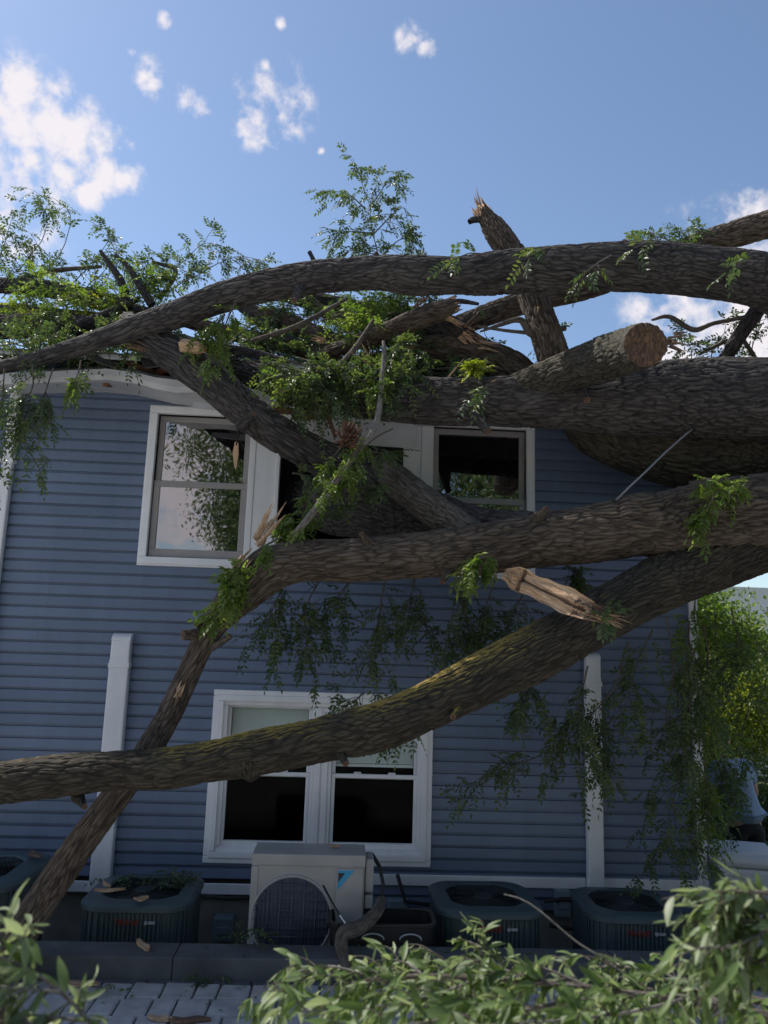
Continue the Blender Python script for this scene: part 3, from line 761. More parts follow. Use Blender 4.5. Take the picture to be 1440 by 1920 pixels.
# electrical boxes and pipes on the foundation
def ebox(px, py, w, h, lab):
    c = at(px, py, -.03); b = MB(); b.box(c[0]-w/2, c[0]+w/2, -.10, .032, c[2]-h/2, c[2]+h/2, .008).box(c[0]-w*.32, c[0]+w*.32, -.112, -.1005, c[2]-h*.18, c[2]+h*.12, .003)
    b.build('electrical_box', BOXGREY, house, label=lab)
ebox(420, 1738, .15, .17, None); ebox(745, 1702, .16, .15, None); ebox(1052, 1690, .12, .2, None)
for pts in ([(745, 1640), (760, 1690), (830, 1700)], [(1020, 1690), (1060, 1685), (1090, 1690)], [(380, 1680), (430, 1685), (480, 1682)], [(1030, 1735), (1060, 1740), (1100, 1745)]):
    MB().tube([at(x, y, -.12) for x, y in pts], .016, 8).build('refrigerant_line', COPPER, house)

# ------------------------------------------------------------------ machines
def copy_tree(o, parent=None):
    c = o.copy(); COL.objects.link(c)
    if parent is not None: c.parent = parent
    for ch in list(o.children): copy_tree(ch, c)
    return c
def text_obj(txt, size, m, parent, loc, rot=(R_(90), 0, 0), ext=.002, name='lettering', shear=0):
    cu = bpy.data.curves.new('lettering', 'FONT'); cu.body = txt; cu.size = size; cu.extrude = ext; cu.align_x = 'CENTER'; cu.align_y = 'CENTER'; cu.shear = shear
    cu.resolution_u = 3
    o = bpy.data.objects.new('tmp', cu); COL.objects.link(o)
    dg = bpy.context.evaluated_depsgraph_get(); me = bpy.data.meshes.new_from_object(o.evaluated_get(dg)); bpy.data.objects.remove(o)
    me.name = name; me.materials.clear(); me.materials.append(m)
    t = link(name, me, parent); t.location = loc; t.rotation_euler = rot; return t
def rsq(w, d, r, n=6):
    pts = []
    for cx, cy, a0 in ((w-r, d-r, 0), (-w+r, d-r, 90), (-w+r, -d+r, 180), (w-r, -d+r, 270)):
        for k in range(n+1):
            a = R_(a0+90*k/n); pts.append((cx+r*math.cos(a), cy+r*math.sin(a)))
    return pts
def loft(b, rings, mi=0, close=True):
    prev = None; all_ = []
    for ring in rings:
        vs = [b.bm.verts.new(p) for p in ring]; n = len(vs)
        if prev:
            for k in range(n):
                f = b.bm.faces.new((prev[k], prev[(k+1) % n], vs[(k+1) % n], vs[k])); f.material_index = mi
        prev = vs; all_.append(vs)
    return all_
def condenser(name, label, X, Y, w, h, rz):
    c = thing(name, label, 'air conditioner', (X, Y, 0), rz, 'round cornered condensers along the wall')
    hw = w/2; b = MB()
    out = rsq(hw, hw, .16); inn = rsq(hw-.012, hw-.012, .15)
    r_ = loft(b, [[(x, y, .02) for x, y in out], [(x, y, .07) for x, y in out], [(x, y, .075) for x, y in inn], [(x, y, h-.05) for x, y in inn]])
    b.build('cabinet', ACGREEN, c)
    # louvre slots: vertical ribs all round
    lb = MB(); ring = rsq(hw-.004, hw-.004, .155, 5); m_p = []
    per = [(Vector((*ring[k], 0)), Vector((*ring[(k+1) % len(ring)], 0))) for k in range(len(ring))]
    for a, e in per:
        L = (e-a).length; nn = max(1, int(L/.027))
        for q in range(nn):
            p = a+(e-a)*((q+.5)/nn); nrm_ = Vector((e.y-a.y, a.x-e.x, 0)).normalized(); tg = (e-a).normalized()
            pts = [p-tg*.007, p+tg*.007, p+tg*.005+nrm_*.006, p-tg*.005+nrm_*.006]
            lb.poly([(v.x, v.y, .09) for v in pts], (0, 0, h-.15))
    lb.build('louvre', ACGREEN, c)
    # rounded lid with fan opening
    fr = hw*.80; nn = len(out); cen = [(fr*math.cos(2*math.pi*k/nn), fr*math.sin(2*math.pi*k/nn)) for k in range(nn)]
    # align fan circle start with the outline
    cen = [(fr*x/math.hypot(x, y), fr*y/math.hypot(x, y)) for x, y in out]
    lid = MB(); o2 = rsq(hw+.015, hw+.015, .17); o3 = rsq(hw-.01, hw-.01, .16)
    loft(lid, [[(x, y, h-.05) for x, y in inn], [(x, y, h-.052) for x, y in o2], [(x, y, h-.022) for x, y in o2], [(x, y, h-.008) for x, y in o3], [(x*1.06, y*1.06, h) for x, y in cen], [(x, y, h-.012) for x, y in cen], [(x, y, h-.07) for x, y in cen]])
    lo_ = lid.build('lid', ACGREEN, c)
    gr = MB()
    for k in range(1, 14):
        rr = fr*k/13.2; gr.tube([(rr*math.cos(2*math.pi*q/28), rr*math.sin(2*math.pi*q/28), h-.010+.0*k) for q in range(29)], .0028, 4, False)
    for k in range(6):
        a = math.pi*k/6+.2; gr.tube([(fr*math.cos(a), fr*math.sin(a), h-.015), (0, 0, h-.013), (-fr*math.cos(a), -fr*math.sin(a), h-.015)], .004, 4)
    gr.tube([(0, 0, h-.03), (0, 0, h-.006)], fr*.24, 18)
    gr.build('fan_grille', ACDARK, lo_)
    fb = MB()
    for k in range(4):
        a = math.pi/2*k; ca, sa = math.cos(a), math.sin(a)
        def T_(x, y, z): return (x*ca-y*sa, x*sa+y*ca, z)
        fb.poly([T_(.06, -.04, h-.10), T_(fr*.95, -.13, h-.085), T_(fr*.95, .12, h-.13), T_(.06, .04, h-.115)], (0, 0, .004))
    fb.poly([(hw*.86*math.cos(2*math.pi*q/20), hw*.86*math.sin(2*math.pi*q/20), h-.25) for q in range(20)], (0, 0, -.01))
    fb.build('fan', ACDARK, c)
    text_obj('TRANE', .052, RED, c, (-.03, -hw-.006, h-.115), shear=.2, ext=.003)
    bd = MB(); bd.tube([(.10, -hw+.004, h-.115), (.10, -hw-.012, h-.115)], .012, 12); bd.box(.115, .16, -hw-.01, -hw+.004, h-.123, h-.107); bd.build('badge', GREYL, c)
    return c
condenser('condenser', 'dark green condenser at the left photo edge, left of the leaning limb', -2.52, -.80, .86, .775, .02)
condenser('condenser', 'dark green condenser with wood chips and leaf litter on top, below the left pipe cover', -1.33, -.74, .71, .645, .0)
condenser('condenser', 'dark green condenser to the right of the black tub', 1.06, -.74, .71, .64, .03)
condenser('condenser', 'dark green condenser rightmost, in front of the right pipe cover', 2.09, -.74, .66, .62, -.02)

hp = thing('heat_pump', 'boxy pale grey outdoor heat pump with a round fan grille and cyan triangle badge', 'heat pump', (-.16, -1.05, 0))
# local x: -.405 .. +.36, front y=0
hx0, hx1, hz0, hz1 = -.405, .355, .25, .955
cs = MB(); cs.box(hx0, hx1, 0, .30, hz0, hz1, .012); cs.box(hx0-.004, hx1+.004, -.008, .305, hz1-.07, hz1+.006, .008)
cs.box(hx0-.003, hx0+.045, -.010, .02, hz0, hz1-.072, .008); cs.build('case', HPCASE, hp)
fcx, fcz, fr_ = -.125, .555, .255
g = MB(); ring = [(fcx+fr_*1.05*math.cos(2*math.pi*k/40), -.004, fcz+fr_*1.05*math.sin(2*math.pi*k/40)) for k in range(41)]
g.tube(ring, .011, 6, False); g.build('fan_ring', HPCASE, hp)
g = MB(); g.poly([(fcx+fr_*1.03*math.cos(2*math.pi*k/40), -.0025, fcz+fr_*1.03*math.sin(2*math.pi*k/40)) for k in range(40)], (0, .0015, 0)); g.build('fan_recess', HPGRILLE, hp)
g = MB()
for k in range(-9, 10):
    x = k*fr_/9.6; hh = math.sqrt(max(.0004, fr_*fr_-x*x))
    g.tube([(fcx+x, -.012, fcz-hh), (fcx+x, -.019, fcz), (fcx+x, -.012, fcz+hh)], .0032 if k % 3 else .006, 4)
for k in range(-4, 5):
    z_ = k*fr_/4.7; hh = math.sqrt(max(.0004, fr_*fr_-z_*z_)); g.tube([(fcx-hh, -.010, fcz+z_), (fcx, -.017, fcz+z_), (fcx+hh, -.010, fcz+z_)], .0045, 4)
g.build('fan_grille', HPGRILLE, hp)
MB().box(.165, .345, -.016, -.001, .42, hz1-.078, .006).build('service_panel', HPCASE, hp)
MB().box(hx1+.005, hx1+.062, .03, .24, .44, .70, .01).box(hx1+.005, hx1+.062, .03, .24, .715, .93, .01).build('valve_cover', HPCASE, hp)
lg = MB(); t0 = (.175, -.020, .855)
lg.poly([(.176, -.0165, .868), (.285, -.0165, .868), (.176, -.0165, .745)], (0, -.003, 0)); lg.build('badge', CYAN, hp)
lg = MB(); lg.poly([(.1775, -.02, .852), (.222, -.02, .852), (.1775, -.02, .795)], (0, -.002, 0)); lg.build('badge_mark', BLACK, hp)
fb = MB()
for x in (-.33, .26): fb.box(x, x+.06, -.03, .33, .06, hz0-.002, .006)
fb.build('foot', HPCASE, hp)
ps = MB(); ps.box(-.55, .45, -.08, .36, .0, .058, .01); o = ps.build('pad', CONC, hp)

hose = MB(); hose.tube([at(x, y, Y) for x, y, Y in ((698, 1602, -.85), (712, 1625, -.95), (719, 1660, -1.0), (714, 1700, -1.05), (690, 1735, -1.12), (665, 1770, -1.1))], .013, 8)
tag(hose.build('conduit', COPPER), 'black flexible conduit looping down beside the pale grey heat pump', 'conduit')
rod = MB(); pts = [at(x, y, Y) for x, y, Y in ((606, 1660, -1.12), (622, 1690, -1.2), (640, 1722, -1.28), (668, 1762, -1.36))]
rod.tube(pts, .007, 6); tag(rod.build('rod', BLACK), 'thin dark rod leaning in front of the heat pump fan', 'rod')
wt = MB(); wt.tube([at(637, 1716, -1.285), at(664, 1755, -1.37)], .0055, 6); wo_ = wt.build('pale_tip', WHITE, None)
ro = bpy.data.objects['rod']; wo_.parent = ro
tub = thing('tub', 'open black plastic tub wedged between the heat pump and a condenser', 'tub', (.31, -1.17, .0))
tb = MB(); o1 = rsq(.30, .13, .05, 4); o2 = rsq(.34, .155, .06, 4); i2 = rsq(.325, .14, .055, 4); i1 = rsq(.285, .115, .045, 4)
loft(tb, [[(x, y, .02) for x, y in o1], [(x, y, .60) for x, y in o2], [(x*1.03, y*1.05, .605) for x, y in o2], [(x*1.03, y*1.05, .62) for x, y in o2], [(x, y, .62) for x, y in i2], [(x, y, .05) for x, y in i1]])
vs = [v for v in tb.bm.verts if abs(v.co.z-.05) < 1e-5]
tb.bm.faces.new(sorted(vs, key=lambda v: math.atan2(v.co.y, v.co.x)))
tb.build('body', BLACK, tub)
hdl = MB()
for cx in (-.06, .18): hdl.tube([(cx+.07*math.cos(math.pi*k/10), -.172, .535+.035*math.sin(math.pi*k/10)) for k in range(11)], .006, 5)
hdl.build('handle', GREYL, tub)

# ------------------------------------------------------------------ the fallen tree
tree = thing('fallen_tree', 'huge uprooted tree lying across the house with its limbs through roof and window', 'tree', (6.2, -2.2, PAV))
tree.location = (0, 0, 0)
S = lambda *a, **k: spray(tree, *a, **k)
# main trunk, out of the frame on the right, down to the ground
limb('trunk', tree, [(1560, 870, 110, -1.05), (1700, 890, 165, -1.15), (1880, 960, 185, -1.4), (2100, 1150, 205, -1.8), (2300, 1420, 250, -2.2), (2420, 1640, 290, -2.5), (2480, 1900, 380, -2.6)], BARK_G, lump=.08, res=.6)
limb('limb', tree, [(1760, 800, 80, -1.0), (1640, 690, 66, -1.0), (1540, 590, 56, -1.05), (1440, 530, 50, -1.1), (1300, 507, 47, -1.15), (1150, 500, 44, -1.2), (1000, 508, 42, -1.2), (900, 515, 38, -1.2), (850, 517, 34, -1.2), (775, 516, 37, -1.15), (700, 512, 31, -1.1), (560, 524, 29, -1.0), (430, 553, 28, -.95), (330, 590, 26, -.9), (250, 615, 22, -.85), (130, 656, 17, -.8), (0, 689, 12, -.75), (-120, 705, 8, -.7), (-220, 700, 4, -.7)], BARK, lump=.06, label='long arching limb on top of the others')
limb('limb', tree, [(1720, 850, 85, -.95), (1560, 765, 80, -.9), (1400, 748, 76, -.9), (1280, 748, 72, -.9), (1180, 752, 66, -.88), (1080, 752, 56, -.85), (950, 753, 47, -.8), (820, 752, 43, -.75), (720, 748, 40, -.7), (620, 738, 36, -.62), (530, 722, 32, -.5), (440, 690, 30, -.35), (330, 652, 27, -.15), (200, 622, 26, .05), (60, 612, 23, .2), (-100, 615, 20, .3), (-260, 600, 16, .4), (-420, 605, 10, .5), (-520, 590, 4, .5)], BARK, lump=.07, label='heavy limb crushing the eave')
limb('limb', tree, [(238, 606, 22, -.42), (262, 622, 28, -.58), (295, 645, 32, -.72), (350, 680, 35, -.80), (400, 716, 34, -.82), (450, 760, 33, -.80), (520, 812, 33, -.74), (590, 852, 34, -.62), (650, 885, 40, -.5), (720, 928, 52, -.45), (800, 972, 56, -.5), (900, 1005, 52, -.75), (1000, 1010, 50, -1.0)], BARK, lump=.06, label='dark limb slanting down through the upper window')
limb('limb', tree, [(560, 930, 30, .5), (620, 945, 55, .1), (690, 945, 66, -.25), (770, 968, 58, -.45), (880, 1000, 40, -.8)], BARK, lump=.08, label='thick dark limb butt inside the smashed window')
limb('limb', tree, [(690, 855, 14, -.40), (730, 890, 27, -.62), (780, 930, 30, -.80), (830, 968, 29, -.95), (880, 1000, 27, -1.05), (930, 1020, 18, -1.1)], bark_mat('bark_twisted', (.035, .03, .026), (.10, .088, .076), (.20, .18, .16)), lump=.05, label='twisted grey limb crossing the smashed window')
limb('limb', tree, [(1720, 950, 92, -1.2), (1560, 960, 84, -1.2), (1440, 962, 76, -1.2), (1340, 972, 70, -1.2), (1240, 985, 60, -1.2), (1200, 985, 58, -1.2), (1120, 1000, 54, -1.2), (1020, 1012, 50, -1.2), (900, 1030, 46, -1.2), (780, 1042, 42, -1.2), (660, 1050, 40, -1.2), (570, 1052, 38, -1.2), (510, 1066, 41, -1.2), (460, 1106, 39, -1.2), (418, 1150, 29, -1.22), (386, 1195, 23, -1.25), (350, 1270, 22, -1.3), (312, 1350, 23, -1.36), (256, 1440, 25, -1.43), (190, 1530, 27, -1.5), (125, 1620, 29, -1.57), (65, 1710, 30, -1.64), (15, 1785, 33, -1.7), (-25, 1850, 26, -1.75)], BARK_W, lump=.055, label='middle limb bent at a split and propped on the ground at the left')
limb('limb', tree, [(1760, 925, 95, -1.1), (1620, 945, 76, -1.1), (1500, 982, 66, -1.1), (1400, 1022, 60, -1.12), (1300, 1066, 55, -1.18), (1200, 1113, 50, -1.32), (1100, 1170, 50, -1.48), (1000, 1226, 50, -1.6), (900, 1274, 46, -1.7), (800, 1324, 43, -1.78), (700, 1365, 44, -1.77), (600, 1388, 40, -1.76), (500, 1408, 41, -1.75), (400, 1426, 37, -1.75), (310, 1440, 39, -1.76), (220, 1444, 36, -1.76), (100, 1456, 37, -1.77), (0, 1468, 38, -1.78), (-140, 1480, 34, -1.8), (-300, 1475, 28, -1.85), (-480, 1440, 20, -1.9), (-640, 1420, 12, -1.95), (-760, 1430, 4, -2.0)], BARK_M, lump=.06, label='lowest limb with yellow moss along its top')
limb('limb', tree, [(1700, 900, 100, -0.65), (1560, 870, 84, -0.55), (1420, 852, 78, -0.50), (1290, 845, 70, -0.47), (1200, 832, 58, -0.45), (1120, 812, 44, -0.45), (1075, 796, 26, -0.45), (1058, 790, 8, -0.45)], BARK_G, lump=.1, label='swollen greenish trunk fork under the heavy limb')
# knob under the lowest limb
limb('knot', tree, [(462, 1420, 36, -1.75), (468, 1440, 30, -1.78), (470, 1456, 18, -1.79), (470, 1466, 4, -1.79)], BARK_M, lump=.1)
limb('knot', tree, [(296, 1445, 22, -1.80), (298, 1462, 15, -1.83), (299, 1472, 4, -1.83)], BARK_M, lump=.1)
limb('limb', tree, [(945, 735, 22, -.78), (1000, 716, 28, -.95), (1060, 697, 34, -1.15), (1130, 674, 42, -1.5), (1185, 655, 42, -1.9), (1208, 647, 41, -2.10)], BARK_G, WOOD_S, end='broken', spike=.34, hollow=.16, lump=.10, label='sawn off stub with a brown cut face')
splinters('torn_sliver', tree, at(1256, 640, -2.05), (1, .35, .1), 9, .15, .016, .16, WOOD_D, seed=5)
limb('limb', tree, [(1055, 720, 30, -.75), (1042, 680, 30, -.75), (1022, 620, 28, -.72), (1000, 560, 26, -.68), (975, 500, 25, -.62), (950, 462, 24, -.58), (928, 430, 22, -.55), (912, 408, 15, -.54)], BARK_W, WOOD, end='broken', spike=2.2, lump=.05, label='upright limb snapped off against the sky')
splinters('splinter', tree, at(900, 392, -.54), (-.35, 0, 1), 9, .17, .012, .12, WOOD, seed=8)
limb('twig_stub', tree, [(900, 412, 5, -.55), (888, 412, 6, -.57), (880, 416, 5, -.58)], BARK)
tb_ = at(1013, 577, -.80); splinters('bare_patch', tree, tb_, (-.2, 0, -1), 7, .07, .012, .12, WOOD, seed=18)
limb('limb', tree, [(1900, 760, 46, -1.1), (1850, 560, 38, -.8), (1760, 430, 33, -.6), (1620, 372, 30, -.4), (1500, 405, 26, -.35), (1400, 432, 24, -.3), (1300, 462, 21, -.25), (1200, 500, 21, -.2), (1100, 540, 20, -.15), (1000, 562, 21, -.1), (920, 588, 20, -.1), (872, 606, 19, -.1)], BARK_W, WOOD, end='broken', lump=.06, label='slender limb running behind the arching one')
limb('limb', tree, [(560, 690, 8, .1), (600, 668, 12, -.1), (650, 648, 14, -.35), (720, 624, 17, -.5), (780, 600, 20, -.55), (820, 585, 19, -.55), (842, 575, 15, -.55)], BARK_W, WOOD, end='broken', label='short curved branch torn off at its right end')
limb('limb', tree, [(720, 606, 20, .0), (790, 606, 20, -.2), (840, 612, 21, -.35), (880, 636, 17, -.4)], BARK, WOOD, end='broken', spike=2.2)
splinters('split_wood', tree, at(830, 592, -.5), (.9, -.1, -.42), 12, .30, .016, .10, WOOD, seed=12)
splinters('split_wood', tree, at(868, 628, -.5), (.8, -.2, -.5), 9, .14, .014, .2, WOOD, seed=13)
limb('limb', tree, [(1010, 745, 24, -.55), (975, 705, 34, -.5), (930, 682, 36, -.42), (870, 668, 34, -.35), (800, 665, 34, -.25), (740, 680, 26, -.15), (660, 690, 22, 0)], BARK_W, lump=.1, label='rough torn limb lying behind the heavy one')
splinters('torn_hollow', tree, at(770, 672, -.52), (-.75, -.25, -.25), 16, .22, .024, .14, WOOD_D, seed=14)
limb('limb', tree, [(440, 555, 9, .3), (480, 588, 14, .25), (540, 606, 18, .2), (600, 634, 20, .1), (650, 648, 18, 0)], BARK_W, lump=.08)
limb('limb', tree, [(510, 545, 14, .5), (580, 562, 17, .5), (650, 578, 18, .45), (740, 590, 17, .4), (830, 590, 14, .3)], BARK)
limb('limb', tree, [(-400, 560, 3, 1.1), (-240, 540, 8, 1.0), (-80, 535, 13, .9), (20, 536, 14, .8), (110, 545, 16, .7), (190, 565, 17, .6), (250, 585, 16, .4), (300, 600, 16, .2)], BARK)
for pts, bk in (([(-160, 585, 7, .9), (0, 578, 10, .8), (120, 592, 12, .6), (260, 604, 10, .4)], BARK), ([(300, 588, 10, .2), (420, 622, 13, .1), (560, 655, 14, .0), (690, 700, 12, -.1)], BARK_W), ([(425, 556, 7, .3), (500, 612, 10, .2), (575, 655, 11, .1), (640, 705, 9, 0)], BARK),
                ([(560, 552, 9, .4), (640, 602, 12, .3), (720, 604, 12, .2), (810, 626, 9, .1)], BARK_W), ([(690, 625, 11, .2), (800, 645, 14, .1), (900, 668, 12, 0)], BARK), ([(350, 640, 9, -.45), (480, 668, 12, -.4), (610, 706, 10, -.4)], BARK), ([(-60, 560, 6, 1.0), (80, 512, 5, 1.0), (190, 500, 3, .9)], TWIG), ([(60, 640, 7, -.1), (170, 600, 8, -.1), (260, 560, 5, .1)], BARK), ([(470, 640, 4, -.6), (560, 610, 5, -.6), (650, 560, 3, -.5)], TWIG), ([(600, 720, 5, -.85), (660, 660, 5, -.8), (700, 600, 3, -.7)], TWIG)):
    limb('branch', tree, pts, bk)
S([[(430, 610, .0), (500, 640, -.1), (560, 690, -.2)], [(560, 600, .1), (640, 640, .0), (700, 660, -.1)], [(620, 680, -.6), (690, 700, -.7), (760, 705, -.7)], [(760, 640, -.3), (820, 650, -.3), (880, 700, -.5)]], nside=9, side=.2, nleaf=5, ll=.043)
S([[(-20, 560, .3), (60, 600, .2), (140, 610, .1)], [(120, 540, .3), (190, 560, .2), (240, 590, .1)], [(480, 600, .0), (430, 640, -.1), (400, 660, -.2)]], nside=8, side=.18, nleaf=5, ll=.044, m=LEAF_BG, dens=1.0)
limb('branch', tree, [(285, 572, 8, .0), (265, 540, 7, .0), (240, 500, 5, .0), (216, 478, 3, .0)], BARK)
limb('branch', tree, [(240, 580, 9, .1), (228, 530, 7, .1), (205, 495, 5, .1), (188, 470, 3, .1)], BARK)
limb('branch', tree, [(590, 492, 5, -.7), (584, 480, 4, -.7), (580, 472, 4, -.7)], BARK)
limb('branch', tree, [(300, 560, 5, .3), (330, 510, 4, .3), (300, 495, 3, .3), (285, 492, 2, .3)], TWIG)
limb('branch', tree, [(838, 575, 5, -.5), (860, 565, 5, -.5), (898, 570, 3, -.5)], BARK)
limb('branch', tree, [(1060, 615, 5, -.7), (1000, 627, 7, -.75), (975, 600, 6, -.75), (935, 610, 4, -.72), (900, 622, 2, -.7)], TWIG)
limb('branch', tree, [(1000, 625, 4, -.75), (950, 620, 3, -.72), (895, 612, 2, -.7)], TWIG)
limb('branch', tree, [(1480, 505, 17, -.8), (1425, 575, 14, -.75), (1385, 632, 13, -.7), (1352, 685, 12, -.65), (1340, 715, 10, -.6)], BARK)
limb('branch', tree, [(1410, 592, 4, -.74), (1340, 606, 4, -.7), (1300, 618, 5, -.7), (1255, 594, 4, -.68), (1222, 600, 2, -.66)], TWIG)
limb('branch', tree, [(1385, 625, 4, -.7), (1415, 670, 4, -.68), (1432, 712, 3, -.66)], TWIG)
limb('branch', tree, [(1360, 640, 4, -.7), (1330, 655, 3, -.7), (1310, 665, 2, -.7)], TWIG)
# pale thin bough hanging in front of the window
limb('branch', tree, [(719, 640, 2.5, -1.0), (720, 670, 4, -1.05), (714, 740, 5, -1.1), (703, 800, 5.5, -1.15), (668, 850, 6, -1.2), (632, 900, 6.5, -1.25), (592, 955, 6.5, -1.28), (548, 1006, 5, -1.3)], TWIG_P, lump=.12, label='thin pale bough hanging before the smashed window')
# split end and stubs at the bend of the middle limb
splinters('splinter', tree, at(480, 1015, -1.2), (.45, .05, .8), 8, .28, .016, .14, WOOD, seed=22)
splinters('splinter', tree, at(447, 1062, -1.33), (.4, 0, .8), 6, .12, .014, .3, WOOD, seed=23)
limb('branch_stub', tree, [(395, 1190, 12, -1.28), (370, 1190, 11, -1.34), (345, 1191, 9, -1.40)], BARK_W, WOOD_D, end='broken', spike=.6)
limb('branch_stub', tree, [(385, 1180, 9, -1.28), (368, 1168, 6, -1.33)], BARK_W, WOOD_D, end='broken', spike=.6)
limb('branch_stub', tree, [(385, 1222, 7, -1.25), (408, 1208, 7, -1.28), (432, 1193, 5, -1.3)], TWIG, WOOD_D, end='broken', spike=.5)
splinters('bare_patch', tree, at(332, 1302, -1.44), (.3, 0, 1), 6, .09, .011, .15, WOOD, seed=24)
for k_, (a_, b_, Y_, d_, n_, ln_) in enumerate(((875, 615, -.55, (.6, -.2, .5), 8, .16), (900, 645, -.6, (.8, -.2, -.3), 8, .15), (520, 735, -.8, (.9, -.2, .1), 7, .2), (275, 655, -.8, (-.9, -.2, .2), 6, .2), (700, 690, -.75, (-.6, -.3, .5), 8, .2), (840, 715, -.8, (.7, -.2, .5), 7, .2), (780, 575, -.6, (.6, 0, .6), 6, .16), (610, 640, -.6, (-.8, -.1, .2), 6, .16), (905, 725, -.9, (.9, -.2, .1), 8, .2))):
    splinters('splinter', tree, at(a_, b_, Y_), d_, n_, ln_, .011, .16, WOOD if k_ % 3 else WOOD_D, seed=60+k_)
S([[(300, 640, -.2), (380, 640, -.3), (460, 650, -.4)], [(640, 600, -.1), (720, 640, -.3), (800, 700, -.5)], [(20, 640, -.3), (90, 660, -.4), (150, 670, -.4)], [(480, 560, .3), (560, 550, .3), (640, 560, .3)]], nside=8, side=.2, nleaf=5, ll=.043)
limb('limb', tree, [(345, 648, 13, -1.0), (372, 652, 12, -1.03), (384, 655, 6, -1.04)], WOOD, WOOD, label='pale bare wood where a branch tore away', end='broken', spike=.6, lump=.2, start='broken')
for a_, b_, Y_, dx, dy, r0, bk in ((700, 490, -1.1, 6, -14, 7, BARK), (1180, 470, -1.2, -10, -16, 8, BARK), (560, 545, -1.1, -8, 18, 8, BARK), (900, 790, -1.0, 14, 18, 10, BARK), (1330, 700, -1.0, -16, -14, 12, BARK), (1090, 735, -1.1, 10, 14, 9, BARK),
                              (690, 1018, -1.3, -12, -16, 8, BARK_W), (1010, 968, -1.35, 14, -14, 9, BARK_W), (840, 1072, -1.3, -10, 18, 9, BARK_W), (640, 1415, -1.85, 8, 16, 9, BARK_M), (860, 1330, -1.85, -10, 14, 9, BARK_M), (150, 1500, -1.8, 8, 12, 8, BARK_M), (460, 790, -.95, 14, -14, 8, BARK)):
    limb('branch_stub', tree, [(a_-dx*.5, b_-dy*.5, r0*1.5, Y_+.1), (a_, b_, r0*1.1, Y_), (a_+dx*.5, b_+dy*.5, r0*.8, Y_-.05), (a_+dx, b_+dy, r0*.7, Y_-.08)], bk, WOOD_D, end='broken', spike=.7, lump=.12)
# split log dangling under the middle limb: bark shell on the back, pale flat face
A0, A1 = at(945, 1074, -1.55), at(1135, 1158, -1.95)
ax = A1-A0; Ln = np.linalg.norm(ax); ax /= Ln
toc = nrm(CAM-(A0+A1)/2); sd_ = nrm(np.cross(ax, toc)); fn = np.cross(sd_, ax)
if fn @ toc < 0: fn = -fn
nu, nv = 60, 22; V = []; co = []; qd = []; mi_ = []
for i in range(nu):
    u = i/(nu-1); rr = (1+.07*math.sin(u*11+1)+.05*math.sin(u*29+2))*.078*(min(1, u*6+.3))*(1-.45*max(0, (u-.75)/.25)); 
    for j in range(nv):
        a = math.pi*j/(nv-1); 
        V.append(A0+ax*(u*Ln)+sd_*(math.cos(a)*rr)-fn*(math.sin(a)*rr*.8)); co.append((math.cos(a)*rr, math.sin(a)*rr, u*Ln))
b0 = len(V)
for i in range(nu):
    u = i/(nu-1); rr = (1+.07*math.sin(u*11+1)+.05*math.sin(u*29+2))*.078*(min(1, u*6+.3))*(1-.45*max(0, (u-.75)/.25))
    for j in range(nv):
        w_ = 1-2*j/(nv-1); edge = 1-abs(w_)**6
        h = .012*math.sin(w_*4+u*3)+.018*(random.random()-.5)*(1 if u > .72 else .25)-(.035*math.exp(-((w_+.1-u*.3)/.12)**2))*(1 if u > .15 else 0)-.05*max(0, u-.7)*edge-(.03 if abs(u-.17) < .025 else 0)*edge
        V.append(A0+ax*(u*Ln+.03*(random.random()-.5)*(u > .9))+sd_*(w_*rr)+fn*(h*edge+.004)); co.append((w_*rr, h, u*Ln))
for base, m_i in ((0, 0), (b0, 1)):
    ii = base+np.arange(nu*nv).reshape(nu, nv); uq = np.repeat((np.arange(nu-1)+.5)/(nu-1), nv-1); wq = np.tile(1-2*(np.arange(nv-1)+.5)/(nv-1), nu-1); q_ = np.stack([ii[:-1, :-1], ii[1:, :-1], ii[1:, 1:], ii[:-1, 1:]], -1).reshape(-1, 4); qd.append(q_); dk = ((np.abs(wq+.1-uq*.3) < .10) & (uq > .2)) | ((np.abs(uq-.175) < .03) & (np.abs(wq) < .93)) | ((uq > .72) & (rng.random(len(uq)) < .55) & (wq > -.55))
    mi_.append(np.where(dk, 2, 1) if m_i else np.zeros(len(q_), int))
me = mesh_np('split_log', np.array(V), np.vstack(qd), None, [BARK, WOOD, WOOD_D], np.concatenate(mi_), None, {'bark_co': np.array(co), 'ridge': np.full(len(V), .5)}, sm=True)
link('split_log', me, tree, None, 'split branch hanging under the middle limb with pale wood showing')
splinters('splinter', tree, at(1112, 1150, -1.92), (ax+.0), 22, .20, .010, .14, WOOD, seed=31)
splinters('splinter', tree, at(1112, 1142, -1.92), (ax+.0), 12, .17, .012, .16, WOOD_D, seed=33)
splinters('splinter', tree, at(955, 1080, -1.58), (.6, 0, -.5), 8, .07, .014, .25, WOOD, seed=32)

